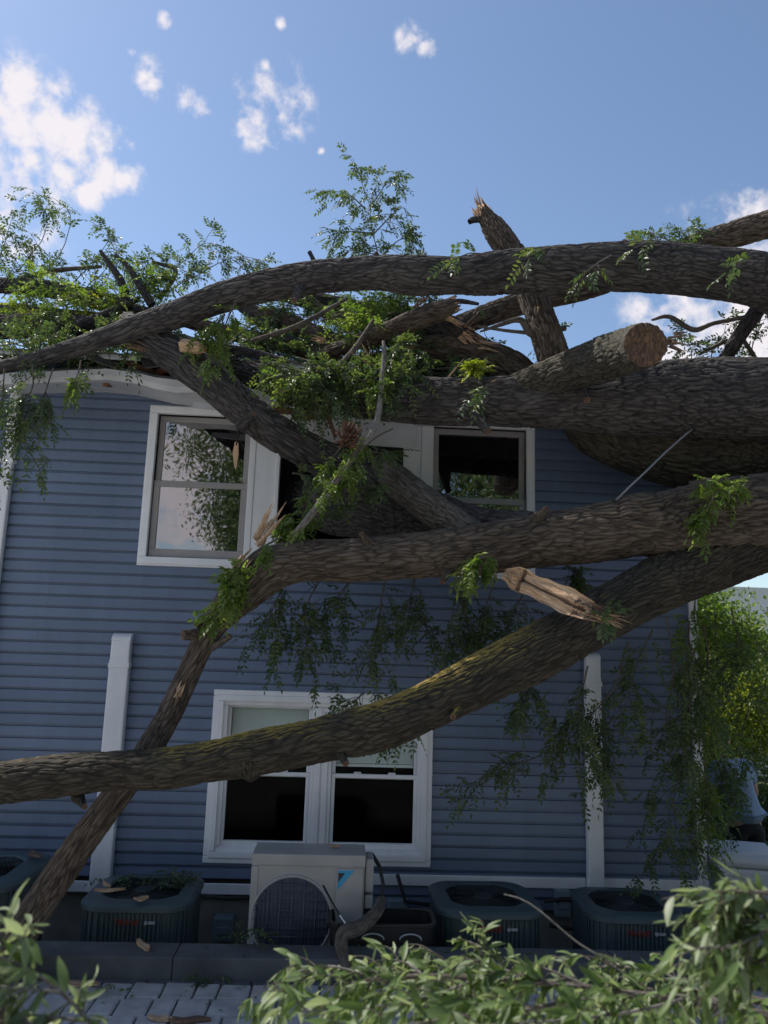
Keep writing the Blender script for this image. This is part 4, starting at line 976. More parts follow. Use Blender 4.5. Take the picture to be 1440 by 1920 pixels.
# --- leaves of the fallen tree
# on the roof, left
S([[(-30, 560, .7), (40, 500, .75), (85, 430, .8), (75, 385, .8), (35, 378, .8)], [(40, 560, .7), (110, 480, .75), (130, 420, .8), (120, 385, .8), (80, 380, .8)]], nside=9, side=.30, nleaf=4, ll=.05, dens=.95)
S([[(110, 560, .5), (175, 490, .5), (205, 440, .5), (165, 412, .5)], [(150, 560, .5), (200, 500, .5), (225, 470, .5)]], nside=9, side=.28, nleaf=4, ll=.05, dens=1.0)
S([[(-20, 520, .9), (10, 460, .9), (20, 410, .9)], [(0, 560, .9), (60, 500, .9), (50, 450, .9)]], nside=9, side=.32, nleaf=4, ll=.05, dens=.9)
S([[(240, 560, .4), (330, 500, .4), (380, 460, .4), (430, 462, .4)], [(290, 560, .4), (400, 500, .4), (450, 480, .4), (495, 490, .4)], [(330, 560, .3), (300, 510, .3), (270, 505, .3)]], nside=10, side=.26, nleaf=5, ll=.045)
S([[(60, 600, .2), (120, 560, .2), (200, 540, .2)], [(0, 600, .2), (60, 560, .3), (90, 530, .3)], [(200, 600, .1), (260, 540, .1), (320, 530, .1)]], nside=13, side=.28, nleaf=5, m=LEAF_LIT, dens=1.0)
S([[(-10, 650, -.6), (50, 640, -.65), (120, 620, -.6)], [(-20, 600, -.2), (50, 590, -.2), (110, 590, -.2)], [(150, 650, -.5), (200, 640, -.5), (250, 650, -.5)]], nside=11, side=.22, nleaf=6, ll=.042)
# hanging at the left edge
S([[(60, 680, -.9), (55, 740, -.95), (45, 800, -.95), (48, 860, -.95)], [(10, 690, -.9), (5, 760, -.9), (-5, 830, -.9), (10, 880, -.9)], [(95, 690, -.9), (85, 730, -.9), (70, 780, -.9)]], nside=9, side=.18, nleaf=5, ll=.042, droop=1.0, dens=1.0)
S([[(150, 672, -.95), (146, 700, -.97), (135, 725, -.98), (124, 748, -.98)]], nside=4, side=.08, nleaf=3, ll=.045, L=.1, m=LEAF_LIT, droop=1)
S([[(445, 560, -1.05), (425, 610, -1.08), (405, 660, -1.1), (385, 705, -1.12)], [(420, 590, -1.05), (395, 620, -1.05), (380, 640, -1.05)]], nside=7, side=.11, nleaf=4, ll=.042, L=.1, m=LEAF_LIT, droop=1)
# small upright bough against the sky
S([[(712, 520, -.2), (703, 450, -.1), (690, 380, 0), (672, 325, 0), (650, 290, 0)], [(700, 440, -.1), (660, 432, -.1), (618, 445, -.1)], [(685, 390, 0), (640, 360, 0), (600, 358, 0)], [(695, 385, 0), (725, 345, 0), (757, 325, 0)], [(702, 440, 0), (740, 395, 0), (762, 390, 0), (765, 420, 0)], [(708, 480, -.1), (665, 470, -.1), (640, 482, -.1)], [(710, 490, -.1), (745, 450, -.1), (772, 440, -.1), (768, 480, -.1)]],
  nside=5, side=.20, nleaf=4, ll=.044, L=.12, droop=.6)
# the tangle in the middle
S([[(600, 600, -.2), (660, 585, -.3), (730, 590, -.3)], [(620, 630, -.3), (690, 615, -.4), (740, 630, -.4)], [(640, 570, -.1), (700, 570, -.1), (760, 560, -.1)]], nside=11, side=.18, nleaf=6, ll=.042, m=LEAF_LIT)
S([[(460, 680, -.75), (540, 690, -.8), (620, 700, -.85), (690, 720, -.9)], [(560, 670, -.8), (640, 690, -.85), (730, 680, -.9)], [(500, 700, -.8), (570, 720, -.85), (650, 735, -.9)]], nside=13, side=.18, nleaf=7, ll=.042, droop=.9)
S([[(440, 600, .1), (520, 640, .0), (600, 660, -.1)], [(480, 570, .2), (560, 590, .2), (620, 600, .2)], [(400, 620, .0), (470, 650, -.1), (540, 670, -.2)]], nside=12, side=.22, nleaf=6, ll=.042)
S([[(700, 700, -.9), (740, 650, -.9), (760, 640, -.85)], [(690, 740, -1), (735, 720, -1), (765, 690, -1)]], nside=8, side=.14, nleaf=5, ll=.042)
S([[(720, 560, -.3), (780, 560, -.3), (810, 560, -.3)], [(820, 690, -.7), (870, 690, -.75), (900, 680, -.75)]], nside=8, side=.12, nleaf=4, ll=.04)
S([[(600, 690, -.95), (560, 700, -.97), (520, 715, -.97)], [(640, 700, -1.0), (680, 715, -1.0), (705, 750, -1.0)]], nside=5, side=.14, nleaf=4, ll=.044, m=LEAF_LIT, dens=1.0)
S([[(905, 695, -1.0), (892, 688, -1.05), (880, 690, -1.08)]], nside=6, side=.06, nleaf=3, ll=.05, L=.08, m=LEAF_BG)
# sprigs lying on the limbs
for pts in ([(915, 725, -1.12), (900, 735, -1.16), (882, 748, -1.18)], [(915, 472, -1.4), (880, 478, -1.45), (845, 490, -1.48)], [(1070, 462, -1.4), (1030, 462, -1.45), (985, 482, -1.5)], [(1145, 480, -1.5), (1115, 495, -1.53), (1088, 522, -1.55)], [(1270, 455, -1.4), (1235, 445, -1.42), (1190, 462, -1.45)], [(1420, 488, -1.45), (1395, 492, -1.5), (1370, 508, -1.52)]):
    S([pts], nside=1, side=.05, nleaf=1, ll=.055, lw=.024, L=.16, droop=.3, direct=1)
S([[(1300, 470, -.6), (1250, 440, -.6), (1210, 440, -.6)], [(1330, 440, -.5), (1300, 428, -.5), (1275, 432, -.5)]], nside=5, side=.12, nleaf=4, ll=.045)
# bright leaves strung along the pale bough
S([[(735, 805, -1.1), (700, 825, -1.12), (665, 862, -1.15), (640, 900, -1.15)], [(640, 830, -1.15), (622, 865, -1.15), (615, 900, -1.15)]], nside=4, side=.11, nleaf=4, ll=.045, L=.10, m=LEAF_LIT, droop=.8)
S([[(720, 640, -1.02), (716, 700, -1.06), (712, 760, -1.08)]], nside=5, side=.09, nleaf=3, ll=.045, L=.10, m=LEAF_LIT, droop=.6)
S([[(680, 820, -1.28), (640, 880, -1.3), (600, 940, -1.32), (560, 990, -1.34)]], nside=7, side=.09, nleaf=3, ll=.045, L=.10, m=LEAF_LIT, droop=.6)
S([[(600, 920, -1.1), (560, 960, -1.12), (530, 985, -1.15)], [(600, 960, -1.15), (570, 985, -1.15), (540, 1000, -1.15)]], nside=4, side=.10, nleaf=4, ll=.045, L=.10, m=LEAF_LIT, droop=.8)
S([[(690, 850, -.95), (725, 850, -.95), (750, 845, -.95)], [(650, 920, -1.0), (680, 915, -1.0), (710, 925, -1.0)], [(545, 890, -.9), (580, 890, -.9), (605, 885, -.9)], [(600, 985, -1.0), (625, 960, -1.0), (645, 950, -1.0)]], nside=3, side=.10, nleaf=3, ll=.045, L=.11)
S([[(530, 1010, -1.42), (480, 1030, -1.45), (445, 1075, -1.47), (420, 1120, -1.48), (400, 1160, -1.48)]], nside=14, side=.085, nleaf=4, ll=.052, lw=.024, L=.11, m=LEAF_LIT, droop=1)
S([[(935, 1035, -1.5), (905, 1040, -1.55), (875, 1060, -1.58), (862, 1085, -1.6)]], nside=7, side=.07, nleaf=3, ll=.058, lw=.026, L=.1, m=LEAF_LIT, droop=1)
S([[(1290, 905, -1.55), (1330, 900, -1.58), (1372, 912, -1.58)], [(1350, 910, -1.6), (1330, 945, -1.62), (1310, 980, -1.64)]], nside=6, side=.07, nleaf=3, ll=.055, lw=.024, L=.1, m=LEAF_LIT, droop=1)
S([[(1110, 1150, -1.98), (1135, 1148, -2.0), (1155, 1140, -2.0)]], nside=4, side=.06, nleaf=2, ll=.05, L=.08)
# curtain of dark leaves below the middle limb
for pts in ([(540, 1090, -.95), (515, 1130, -.95), (500, 1175, -.95)], [(600, 1085, -.9), (575, 1140, -.9), (550, 1200, -.9)], [(660, 1085, -.85), (625, 1130, -.85), (600, 1170, -.85)], [(720, 1080, -.85), (710, 1150, -.85), (700, 1240, -.85)], [(780, 1080, -.8), (770, 1140, -.8), (800, 1190, -.8)], [(860, 1075, -.8), (870, 1150, -.8), (885, 1230, -.8)], [(930, 1080, -.85), (910, 1140, -.85), (890, 1190, -.85)], [(1060, 1060, -.8), (1085, 1075, -.8), (1110, 1100, -.8)], [(980, 1110, -.8), (960, 1160, -.8), (950, 1200, -.8)]):
    S([pts], nside=8, side=.24, nleaf=5, ll=.046, lw=.020, droop=.9, dens=1.15)
# cascades on the right
for pts, w in (([(1180, 1200, -.9), (1150, 1290, -.9), (1060, 1390, -.85), (960, 1440, -.85), (880, 1480, -.85)], .16), ([(1000, 1270, -.9), (985, 1320, -.9), (975, 1350, -.9)], .12), ([(1100, 1250, -.9), (1080, 1330, -.9), (1060, 1400, -.85)], .18), ([(1220, 1180, -.9), (1190, 1260, -.9), (1170, 1330, -.85)], .18),
               ([(1250, 1160, -.9), (1265, 1260, -.9), (1250, 1360, -.85), (1260, 1440, -.85)], .2), ([(1290, 1160, -.9), (1300, 1260, -.85), (1290, 1370, -.85), (1270, 1470, -.85), (1265, 1560, -.85), (1290, 1610, -.8)], .2), ([(1320, 1170, -.7), (1330, 1270, -.7), (1310, 1380, -.7), (1330, 1480, -.6), (1320, 1560, -.6)], .2),
               ([(1370, 1140, -.6), (1390, 1210, -.5), (1370, 1280, -.5)], .22), ([(1150, 1340, -.85), (1120, 1400, -.85), (1150, 1460, -.85)], .12)):
    S([pts], nside=max(6, int(len(pts)*3.2)), side=w*1.5, nleaf=5, ll=.047, lw=.021, droop=.9, dens=.9)
S([[(820, 1345, -1.5), (790, 1360, -1.52), (745, 1385, -1.52)], [(680, 1300, -1.2), (660, 1320, -1.2), (640, 1325, -1.2)]], nside=3, side=.08, nleaf=2, ll=.042)
# right edge above the heavy limb
S([[(1300, 690, -.5), (1290, 650, -.5), (1280, 620, -.5)], [(1330, 690, -.5), (1340, 650, -.5), (1375, 610, -.5)], [(1430, 700, -.5), (1410, 650, -.5), (1430, 590, -.5)], [(1440, 640, -.5), (1470, 600, -.5), (1480, 560, -.5)]], nside=5, side=.14, nleaf=3, ll=.042)
S([[(1000, 690, -.4), (920, 640, -.4), (905, 600, -.4)]], nside=3, side=.1, nleaf=2, ll=.036)
S([[(1040, 640, -.5), (1035, 620, -.5), (1010, 650, -.5)]], nside=3, side=.1, nleaf=2, ll=.036)
S([[(1400, 1330, .3), (1390, 1420, .2), (1370, 1500, .1), (1345, 1550, .05)]], nside=8, side=.20, nleaf=4, ll=.047, lw=.02)
S([[(1345, 1150, -.3), (1340, 1220, -.3), (1330, 1300, -.3), (1345, 1370, -.3)], [(1300, 1120, -.6), (1310, 1200, -.6), (1320, 1260, -.6)], [(1310, 1440, -.4), (1320, 1520, -.4), (1335, 1580, -.4)]], nside=9, side=.2, nleaf=5, ll=.047, lw=.021, m=LEAF_LIT)
S([[(1330, 1380, .1), (1350, 1440, .1), (1375, 1470, .1)]], nside=5, side=.16, nleaf=4, ll=.047, lw=.02)

# clump of torn fibre hanging in front of the window
nb_ = MB(); c0 = at(652, 822, -1.28)
r_ = random.Random(4)
for k in range(150):
    th, ph = r_.uniform(0, 6.28), r_.uniform(-1.3, 1.3); d = Vector((math.cos(th)*math.cos(ph), math.sin(th)*math.cos(ph), math.sin(ph)*1.1))
    p = Vector(c0)+d*r_.uniform(.01, .07); q = p+d*r_.uniform(.02, .06)+Vector((r_.uniform(-.02, .02), r_.uniform(-.02, .02), r_.uniform(.0, .05)))
    nb_.tube([p, (p+q)/2+Vector((r_.uniform(-.01, .01), 0, r_.uniform(-.01, .01))), q], [.009, .007, .003], 4)
tag(nb_.build('fibre_clump', NEST), 'shaggy reddish brown clump of torn wood fibre caught on the pale bough', 'wood clump')
hs = thing('wood_shard', 'pale wood shard dangling in front of the upper left window', 'wood shard', (0, 0, 0))
p0, p1, p2 = at(448, 792, -.85), at(443, 835, -.87), at(441, 878, -.88)
b = MB(); b.tube([p0, (Vector(p0)+Vector(p1))/2+Vector((.004, 0, 0)), p1], [.014, .010, .006], 6); b.build('strip', BARK_W, hs)
b = MB(); b.poly([Vector(p1)+Vector((-.012, 0, .03)), Vector(p1)+Vector((.014, 0, .02)), Vector(p1)+Vector((.022, 0, -.07)), Vector(p2)+Vector((.006, 0, -.01)), Vector(p2)+Vector((-.008, 0, .012)), Vector(p1)+Vector((-.024, 0, -.06))], (0, .012, 0)); b.build('tip', WOOD, hs)
rp = MB(); rp.tube([at(x, y, Y) for x, y, Y in ((1300, 803, -1.0), (1285, 815, -1.05), (1250, 846, -1.15), (1210, 885, -1.3), (1180, 913, -1.32), (1155, 938, -1.3))], .0075, 6)
tag(rp.build('strap', ROPE), 'thin grey strap stretched between the trunk fork and the middle limb', 'strap')
# grey gnarled branch standing beside the tub
gb = link('broken_branch', limb_mesh('broken_branch', px_path([(716, 1688, 9, -1.15), (705, 1712, 11, -1.3), (675, 1738, 13, -1.42), (645, 1750, 14, -1.48), (640, 1775, 12, -1.5), (648, 1805, 11, -1.56), (652, 1830, 10, -1.6)]), [TWIG, WOOD], lump=.15))
tag(gb, 'grey gnarled broken branch standing over the kerb before the black tub', 'branch')

# ------------------------------------------------------------------ litter
def chip(name, px, py, zz, ln, wd, ang, label, m=None, Y=None):
    p = atz(px, py, zz) if Y is None else at(px, py, Y)
    b = MB(); n = 7; up, lo_ = [], []
    for k in range(n):
        u = k/(n-1); w = wd*(math.sin(math.pi*(u*.86+.09))**.6)*random.uniform(.75, 1.1)
        up.append((ln*(u-.5), w/2, .004*random.random())); lo_.append((ln*(u-.5), -w/2, .004*random.random()))
    b.poly(up+list(reversed(lo_)), (0, 0, .013))
    for v in b.bm.verts: v.co.z += .006*(v.co.x/ln)**2*4+random.uniform(-.002, .002); v.co.y += .12*wd*math.sin(v.co.x/ln*9)
    o = b.build(name, m or WOOD); me = o.data
    V = np.array([v.co[:] for v in me.vertices]); a_ = me.attributes.new('bark_co', 'FLOAT_VECTOR', 'POINT'); a_.data.foreach_set('vector', (V[:, [1, 2, 0]]+random.random()).astype(np.float32).ravel())
    o.location = (p[0], p[1], p[2]+.002); o.rotation_euler = (random.uniform(-.12, .12), random.uniform(-.06, .06), ang)
    return tag(o, label, 'wood chip', 'pale wood chips strewn about')
chip('wood_chip', 268, 1776, kz, .17, .05, -.9, 'pale wood chip lying on the kerb below the second condenser')
chip('wood_chip', 465, 1828, PAV, .19, .055, -.35, 'pale wood chip on the paving in front of the heat pump')
chip('wood_chip', 283, 1830, PAV, .13, .045, -.2, 'small wood chip on the paving below the kerb chip')
chip('wood_chip', 145, 1825, PAV, .26, .06, .1, 'long wood chip on the paving beside the bottom left leaves')
chip('wood_chip', 150, 1848, PAV, .22, .07, -.1, 'broad wood chip nearest the bottom left leaves')
chip('wood_chip', 206, 1672, .66, .2, .045, .25, 'longest wood chip on top of the second condenser, at its left')
chip('wood_chip', 200, 1662, .675, .12, .03, -.9, 'thin wood chip leaning across the longest one on the second condenser')
chip('wood_chip', 265, 1688, .66, .09, .07, .6, 'stubby wood chip at the front rim of the second condenser', WOOD)
chip('wood_chip', 66, 1606, .79, .16, .06, -.7, 'brown wood chip on the far left condenser lid', WOOD_D)
chip('wood_chip', 627, 1590, .965, .07, .03, .3, 'tiny wood chip on top of the heat pump', WOOD)
chip('wood_chip', 300, 1914, PAV, .14, .05, -.25, 'small pale wood chip at the bottom edge of the photo')
chip('wood_chip', 355, 1917, PAV, .22, .08, .1, 'dark brown wood chip at the bottom edge of the photo', WOOD_D)
def clump(px, py, Y, zz, label, n, size=.12, m=None):
    t = thing('leaf_litter', label, 'leaves')
    p = at(px, py, Y) if Y is not None else atz(px, py, zz)
    r = np.random.default_rng(int(px)); K = n
    P = p+r.normal(0, 1, (K, 3))*np.array([size, size*.6, .012])+np.array([0, 0, .025]); D = nrm(r.normal(0, 1, (K, 3))*np.array([1, 1, .35])); Nn = nrm(np.array([0, 0, 1.])+r.normal(0, .3, (K, 3)))
    V, T, tv = compound(P, D, Nn, np.full(K, .11), 4, .042, .018, r)
    link('leaf_cluster', mesh_np('leaf_cluster', V, None, T, [m or LEAF], attrs={'tint': tv}, sm=False), t)
clump(318, 1655, -.65, None, 'green leaf litter heaped on the second condenser', 30, .14)
clump(235, 1650, -.55, None, 'thin leaf litter at the back of the second condenser', 12, .1)
clump(475, 1755, -1.35, None, 'dark green sprig lying on the kerb at the left foot of the heat pump', 9, .06)
clump(400, 1838, None, PAV, 'small dark leaf patch on the paving left of centre', 6, .05)
clump(225, 1858, None, PAV, 'single dark leaf scrap on the left paving', 2, .02)

r = np.random.default_rng(90); K = 420
X_ = r.uniform(-3.3, 3.4, K); Y_ = r.uniform(-2.7, -1.36, K); Z_ = np.where(Y_ > -1.57, kz+.006, PAV+.006)
Pp = np.stack([X_, Y_, Z_], 1); Dd = nrm(np.stack([r.normal(0, 1, K), r.normal(0, 1, K), r.uniform(0, .12, K)], 1)); Nn = nrm(np.array([0, 0, 1.])+r.normal(0, .25, (K, 3)))
Vv, Tt = leaflets(Pp, Dd, Nn, r.uniform(.02, .05, K), r.uniform(.008, .02, K))
tag(link('fallen_leaves', mesh_np('fallen_leaves', Vv, None, Tt, [LEAF], attrs={'tint': np.repeat(r.uniform(0, 1, K), 5)}, sm=False)), kind='stuff')
# ------------------------------------------------------------------ beyond the corner, right
chest = thing('storage_chest', 'white plastic storage chest with a rounded lid beside the house corner', 'chest', (3.39, .06, 0), R_(-14))
MB().box(-.24, .24, -.26, .24, .0, .70, .025).build('body', CHEST, chest)
lb = MB(); lb.box(-.26, .26, -.28, .26, .703, .80, .04); lb.box(-.22, .22, -.24, .22, .795, .815, .008); lb.build('lid', CHEST, chest)
MB().tube([(.17, -.255, .665), (.17, -.272, .665)], .02, 12).build('latch', BLACK, chest)

# person in pale blue shirt, stooping, seen from behind
def skin_mesh(name, verts, edges, radii, m, parent, root=0, sub=2):
    me = bpy.data.meshes.new(name); me.from_pydata([tuple(v) for v in verts], edges, []); o = bpy.data.objects.new('tmp', me); COL.objects.link(o)
    sk = o.modifiers.new('skin', 'SKIN'); sk.use_smooth_shade = True
    for i, r in enumerate(radii): me.skin_vertices[0].data[i].radius = (r, r) if not isinstance(r, tuple) else r
    me.skin_vertices[0].data[root].use_root = True
    ss = o.modifiers.new('sub', 'SUBSURF'); ss.levels = sub; ss.render_levels = sub
    dg = bpy.context.evaluated_depsgraph_get(); ev = bpy.data.meshes.new_from_object(o.evaluated_get(dg)); bpy.data.objects.remove(o)
    ev.name = name; ev.materials.clear(); ev.materials.append(m); smooth(ev); return link(name, ev, parent)
person = thing('person', 'person in a pale blue shirt and black shorts stooping behind the white chest', 'person', (3.90, 1.0, 0), R_(12))
# facing away (+y), leaning a little to the left
bv = [(0, 0, .86), (-.01, .02, 1.0), (-.03, .06, 1.16), (-.05, .11, 1.30), (-.06, .15, 1.39), (-.065, .175, 1.45),
      (-.22, .10, 1.30), (-.30, .14, 1.06), (-.26, .34, .90), (-.25, .41, .86),
      (.13, .12, 1.31), (.21, .10, 1.06), (.15, .30, .88), (.13, .37, .84),
      (-.10, .0, .82), (-.12, .05, .46), (-.12, -.01, .07), (-.13, .13, .03),
      (.10, .0, .82), (.12, .05, .46), (.12, -.01, .07), (.13, .13, .03)]
be = [(0, 1), (1, 2), (2, 3), (3, 4), (4, 5), (3, 6), (6, 7), (7, 8), (8, 9), (3, 10), (10, 11), (11, 12), (12, 13), (0, 14), (14, 15), (15, 16), (16, 17), (0, 18), (18, 19), (19, 20), (20, 21)]
br = [.13, .12, .13, .12, .055, .05, .06, .045, .032, .025, .06, .045, .032, .025, .085, .06, .042, .03, .085, .06, .042, .03]
body = skin_mesh('body', bv, be, br, SKIN, person)
hb_ = bmesh.new(); bmesh.ops.create_uvsphere(hb_, u_segments=24, v_segments=16, radius=.105)
for v in hb_.verts:
    x, y, z_ = v.co; v.co = Vector((x*.78, y*.95, z_*1.12))
    if z_ < -.03: v.co.x *= .86; v.co.y = v.co.y*.9+.012
    if y > .085 and abs(x) < .03 and -.03 < z_ < .02: v.co.y += .02      # nose
me = bpy.data.meshes.new('head'); hb_.to_mesh(me); hb_.free(); me.materials.append(SKIN); smooth(me)
head = link('head', me, person); head.location = (-.075, .215, 1.53); head.rotation_euler = (R_(-32), 0, R_(15))
eb = MB()
for sx in (-1, 1): eb.box(sx*.082-.008, sx*.082+.008, -.02, .02, -.03, .03, .007)
eb.build('ear', SKIN, head)
fb_ = MB()
for sx in (-1, 1): fb_.box(sx*.033-.012, sx*.033+.012, .086, .097, .0, .012, .004)
fb_.box(-.022, .022, .083, .094, -.062, -.052, .003); fb_.build('facial_feature', HAIR, head)
hh_ = bmesh.new(); bmesh.ops.create_uvsphere(hh_, u_segments=28, v_segments=18, radius=.112)
rm = [v for v in hh_.verts if v.co.z < -.035 or (v.co.y > .05 and v.co.z < .055)]
bmesh.ops.delete(hh_, geom=rm, context='VERTS')
for v in hh_.verts: v.co = Vector((v.co.x*.80, v.co.y*.97, v.co.z*1.13))+Vector((random.uniform(-.003, .003),)*3)
me = bpy.data.meshes.new('hair'); hh_.to_mesh(me); hh_.free(); me.materials.append(HAIR); smooth(me)
ho = link('hair', me, head); ho.modifiers.new('thick', 'SOLIDIFY').thickness = .012
sv = [(0, 0, .80), (0, .0, .90), (-.01, .02, 1.02), (-.03, .06, 1.17), (-.05, .105, 1.31), (-.058, .14, 1.37), (-.22, .10, 1.30), (-.275, .125, 1.13), (.13, .12, 1.31), (.185, .105, 1.14)]
skin_mesh('shirt', sv, [(0, 1), (1, 2), (2, 3), (3, 4), (4, 5), (4, 6), (6, 7), (4, 8), (8, 9)], [.17, .165, .155, .155, .135, .07, .085, .075, .085, .075], SHIRT, person, root=2)
skin_mesh('shorts', [(0, 0, .90), (0, 0, .82), (-.10, .0, .78), (-.12, .035, .56), (.10, .0, .78), (.12, .035, .56)], [(0, 1), (1, 2), (2, 3), (1, 4), (4, 5)], [.155, .15, .11, .10, .11, .10], SHORTS, person, root=1)
for sx, hx in ((-1, (-.25, .41, .86)), (1, (.13, .37, .84))):
    for k in range(5):
        f0 = Vector(hx); dr = Vector((.012*(k-2), .05-.006*abs(k-2), -.04-.004*k)) if k < 4 else Vector((-.03*sx, .03, -.01))
        b = MB(); b.tube([f0, f0+dr*.6, f0+dr+Vector((0, -.008, -.012))], [.009, .008, .006], 6); b.build('finger', SKIN, body, sm=True)

# trees and bushes behind
def bg_tree(name, label, base, h, blobs, n, size, m, seed, cat='tree', group=None, tr=.14):
    t = thing(name, label, cat, (0, 0, 0), 0, group)
    bx, by, bz = base
    path = np.array([(bx, by, bz, tr), (bx+.05, by, bz+h*.3, tr*.8), (bx-.1, by+.1, bz+h*.6, tr*.55), (bx+.1, by, bz+h*.92, tr*.15)])
    link('trunk', limb_mesh('trunk', path, [BARK, WOOD], res=.35), t)
    r = np.random.default_rng(seed)
    for k in range(6):
        u = r.uniform(.35, .75); b_ = blobs[r.integers(len(blobs))]; p = np.array([bx, by, bz+h*u])
        q = np.array(b_[:3]); path = np.array([(*p, tr*.4), (*(p*.6+q*.4+r.normal(0, .1, 3)), tr*.28), (*q, tr*.08)])
        link('limb', limb_mesh('limb', path, [BARK, WOOD], res=.3), t)
    scatter_crown('crown', t, blobs, n, size, m, seed)
    return t
bg_tree('tree', 'shady green tree behind the house corner, under the white eave', (4.9, 5.0, 0), 3.6, [(4.7, 5, 3.1, .7, .7, .5), (5.5, 5.2, 2.95, .6, .7, .35), (4.5, 4.6, 2.4, .45, .5, .4), (6.2, 5.2, 2.6, .4, .6, .3)], 11000, .085, LEAF_LIT, 41)
bg_tree('bush', 'sunlit yellow green bush at the right photo edge above the stooping person', (7.4, 8.2, 0), 2.2, [(7.3, 8.2, 1.55, 1.0, .7, .6), (6.6, 8.0, 1.0, .8, .6, .6), (8.2, 8.4, 1.75, .9, .7, .55), (7.6, 8.5, 2.7, .9, .5, .4), (6.4, 8.3, 1.8, .5, .4, .4), (7.4, 8.0, .8, 1.2, .6, .5)], 26000, .075, LEAF_BG, 42, 'bush', None, .06)
bg_tree('bush', 'dark bush low behind the stooping person', (5.2, 2.6, 0), 1.0, [(4.6, 2.7, .5, .6, .5, .5), (5.3, 2.6, .5, .7, .5, .5), (6.1, 2.8, .5, .7, .5, .5)], 12000, .07, LEAF, 43, 'bush', None, .05)
bg_tree('tree', 'tall leafy tree further back at the right photo edge', (10.5, 12.0, 0), 3.6, [(9.6, 12, 2.4, 1.2, 1., .9), (11.2, 12, 2.6, 1.4, 1., 1.0), (9.0, 11.6, 1.6, 1.0, .8, .9), (10.4, 11.4, 1.2, 1.6, .8, .9)], 14000, .12, LEAF, 44)
# neighbour's house
nh = thing('neighbour_house', 'white neighbouring house with a white eave behind the trees at the right edge', 'house', (0, 0, 0))
MB().box(6.9, 12, 9.6, 15, 0, 3.9).build('wall', WHITE, nh)
ev = MB(); a0, a1 = at(1318, 1102, 9.1), at(1480, 1050, 9.1); dv = a1-a0; a2 = a0+dv*5
ev.poly([a0, a2, a2+np.array([0, 0, .20]), a0+np.array([0, 0, .20])], (0, -.05, 0)); ev.poly([a0+np.array([0, .003, .0]), a2+np.array([0, .003, 0]), a2+np.array([0, .003, .03]), a0+np.array([0, .003, .03])], (0, .9, 0)); ev.build('eave', WHITE, nh)
rf = MB(); rf.poly([a0+np.array([-.1, -.1, .21]), a2+np.array([0, -.1, .21]), a2+np.array([0, 3, 1.3]), a0+np.array([-.1, 3, 1.3])], (0, 0, .06)); rf.build('roof', SHINGLE, nh)
for i in range(2):
    x = 8.6+i*1.9; w_ = MB(); frame_ring(w_, x, x+.9, 1.3, 2.6, .07, 9.55, 9.605, .004); f_o = w_.build('window', WHITE, nh); MB().box(x+.06, x+.84, 9.57, 9.58, 1.36, 2.54).build('pane', GLASS, f_o)

# ------------------------------------------------------------------ trees round the yard (seen in the panes, they shade the wall)
yard = [(-9.5, -17, 6.0, 2.6, 51, 24000, 'low leafy tree behind the viewer, leftmost in the upper window panes'), (-1.2, -15, 10.5, 3.6, 52, 70000, 'tall dense tree behind the viewer, mirrored in the upper left pane'),
        (5.0, -16, 12, 4.4, 53, 80000, 'broad tall tree behind the viewer, mirrored in the upper right pane'), (13, -13, 8, 3.2, 54, 14000, 'leafy tree behind the viewer, far right of the yard'), (-5.2, -19, 5.0, 2.2, 55, 22000, 'small leafy tree behind the viewer, low in the upper left pane')]
for i, (x, y, h, w, sd, n_, lab) in enumerate(yard):
    r = np.random.default_rng(sd); bl = [(x+r.normal(0, w*.45), y+r.normal(0, w*.35), h*r.uniform(.22, .95), w*.5, w*.5, h*.15) for _ in range(12)]
    bg_tree('tree', lab, (x, y, PAV-.05), h, bl, n_, .115, LEAF, sd, tr=.22)
hg = thing('added_hedge', 'added bank of foliage behind the viewer, keeps the lower pane reflections dark', 'added_hedge')  # unseen greenery added so the lower panes reflect something dark
scatter_crown('foliage', hg, [(x, -20.5+random.uniform(-.3, .3), .38+h_, 1.6, .8, .9) for x in range(-22, 24, 2) for h_ in (.6, 1.8)], 30000, .2, LEAF, 77)

# ------------------------------------------------------------------ near branches at the bottom
def leaf_mesh(k, m):
    r = random.Random(k); b = bmesh.new(); n = 6; L = 1.0; W = r.uniform(.25, .41); rows = []
    curl = r.uniform(-.3, .5); fold = r.uniform(.10, .28); tw = r.uniform(-.35, .35)
    for i in range(n):
        u = i/(n-1); w = W*.5*(math.sin(math.pi*min(1, u*.93+.035))**.85)*(1-.25*u); zc = -curl*u*u; a = tw*u
        row = []
        for sgn in (-1, 0, 1):
            x = sgn*w; zz = abs(sgn)*w*fold*2
            row.append(b.verts.new((x*math.cos(a)-zz*math.sin(a), u*L, zc+x*math.sin(a)+zz*math.cos(a))))
        rows.append(row)
    for i in range(n-1):
        for j in range(2): b.faces.new((rows[i][j], rows[i][j+1], rows[i+1][j+1], rows[i+1][j]))
    me = bpy.data.meshes.new('leaf'); b.to_mesh(me); b.free(); me.materials.append(m); smooth(me); return me
NEAR = [leaf_mesh(k, LEAF_F) for k in range(8)]
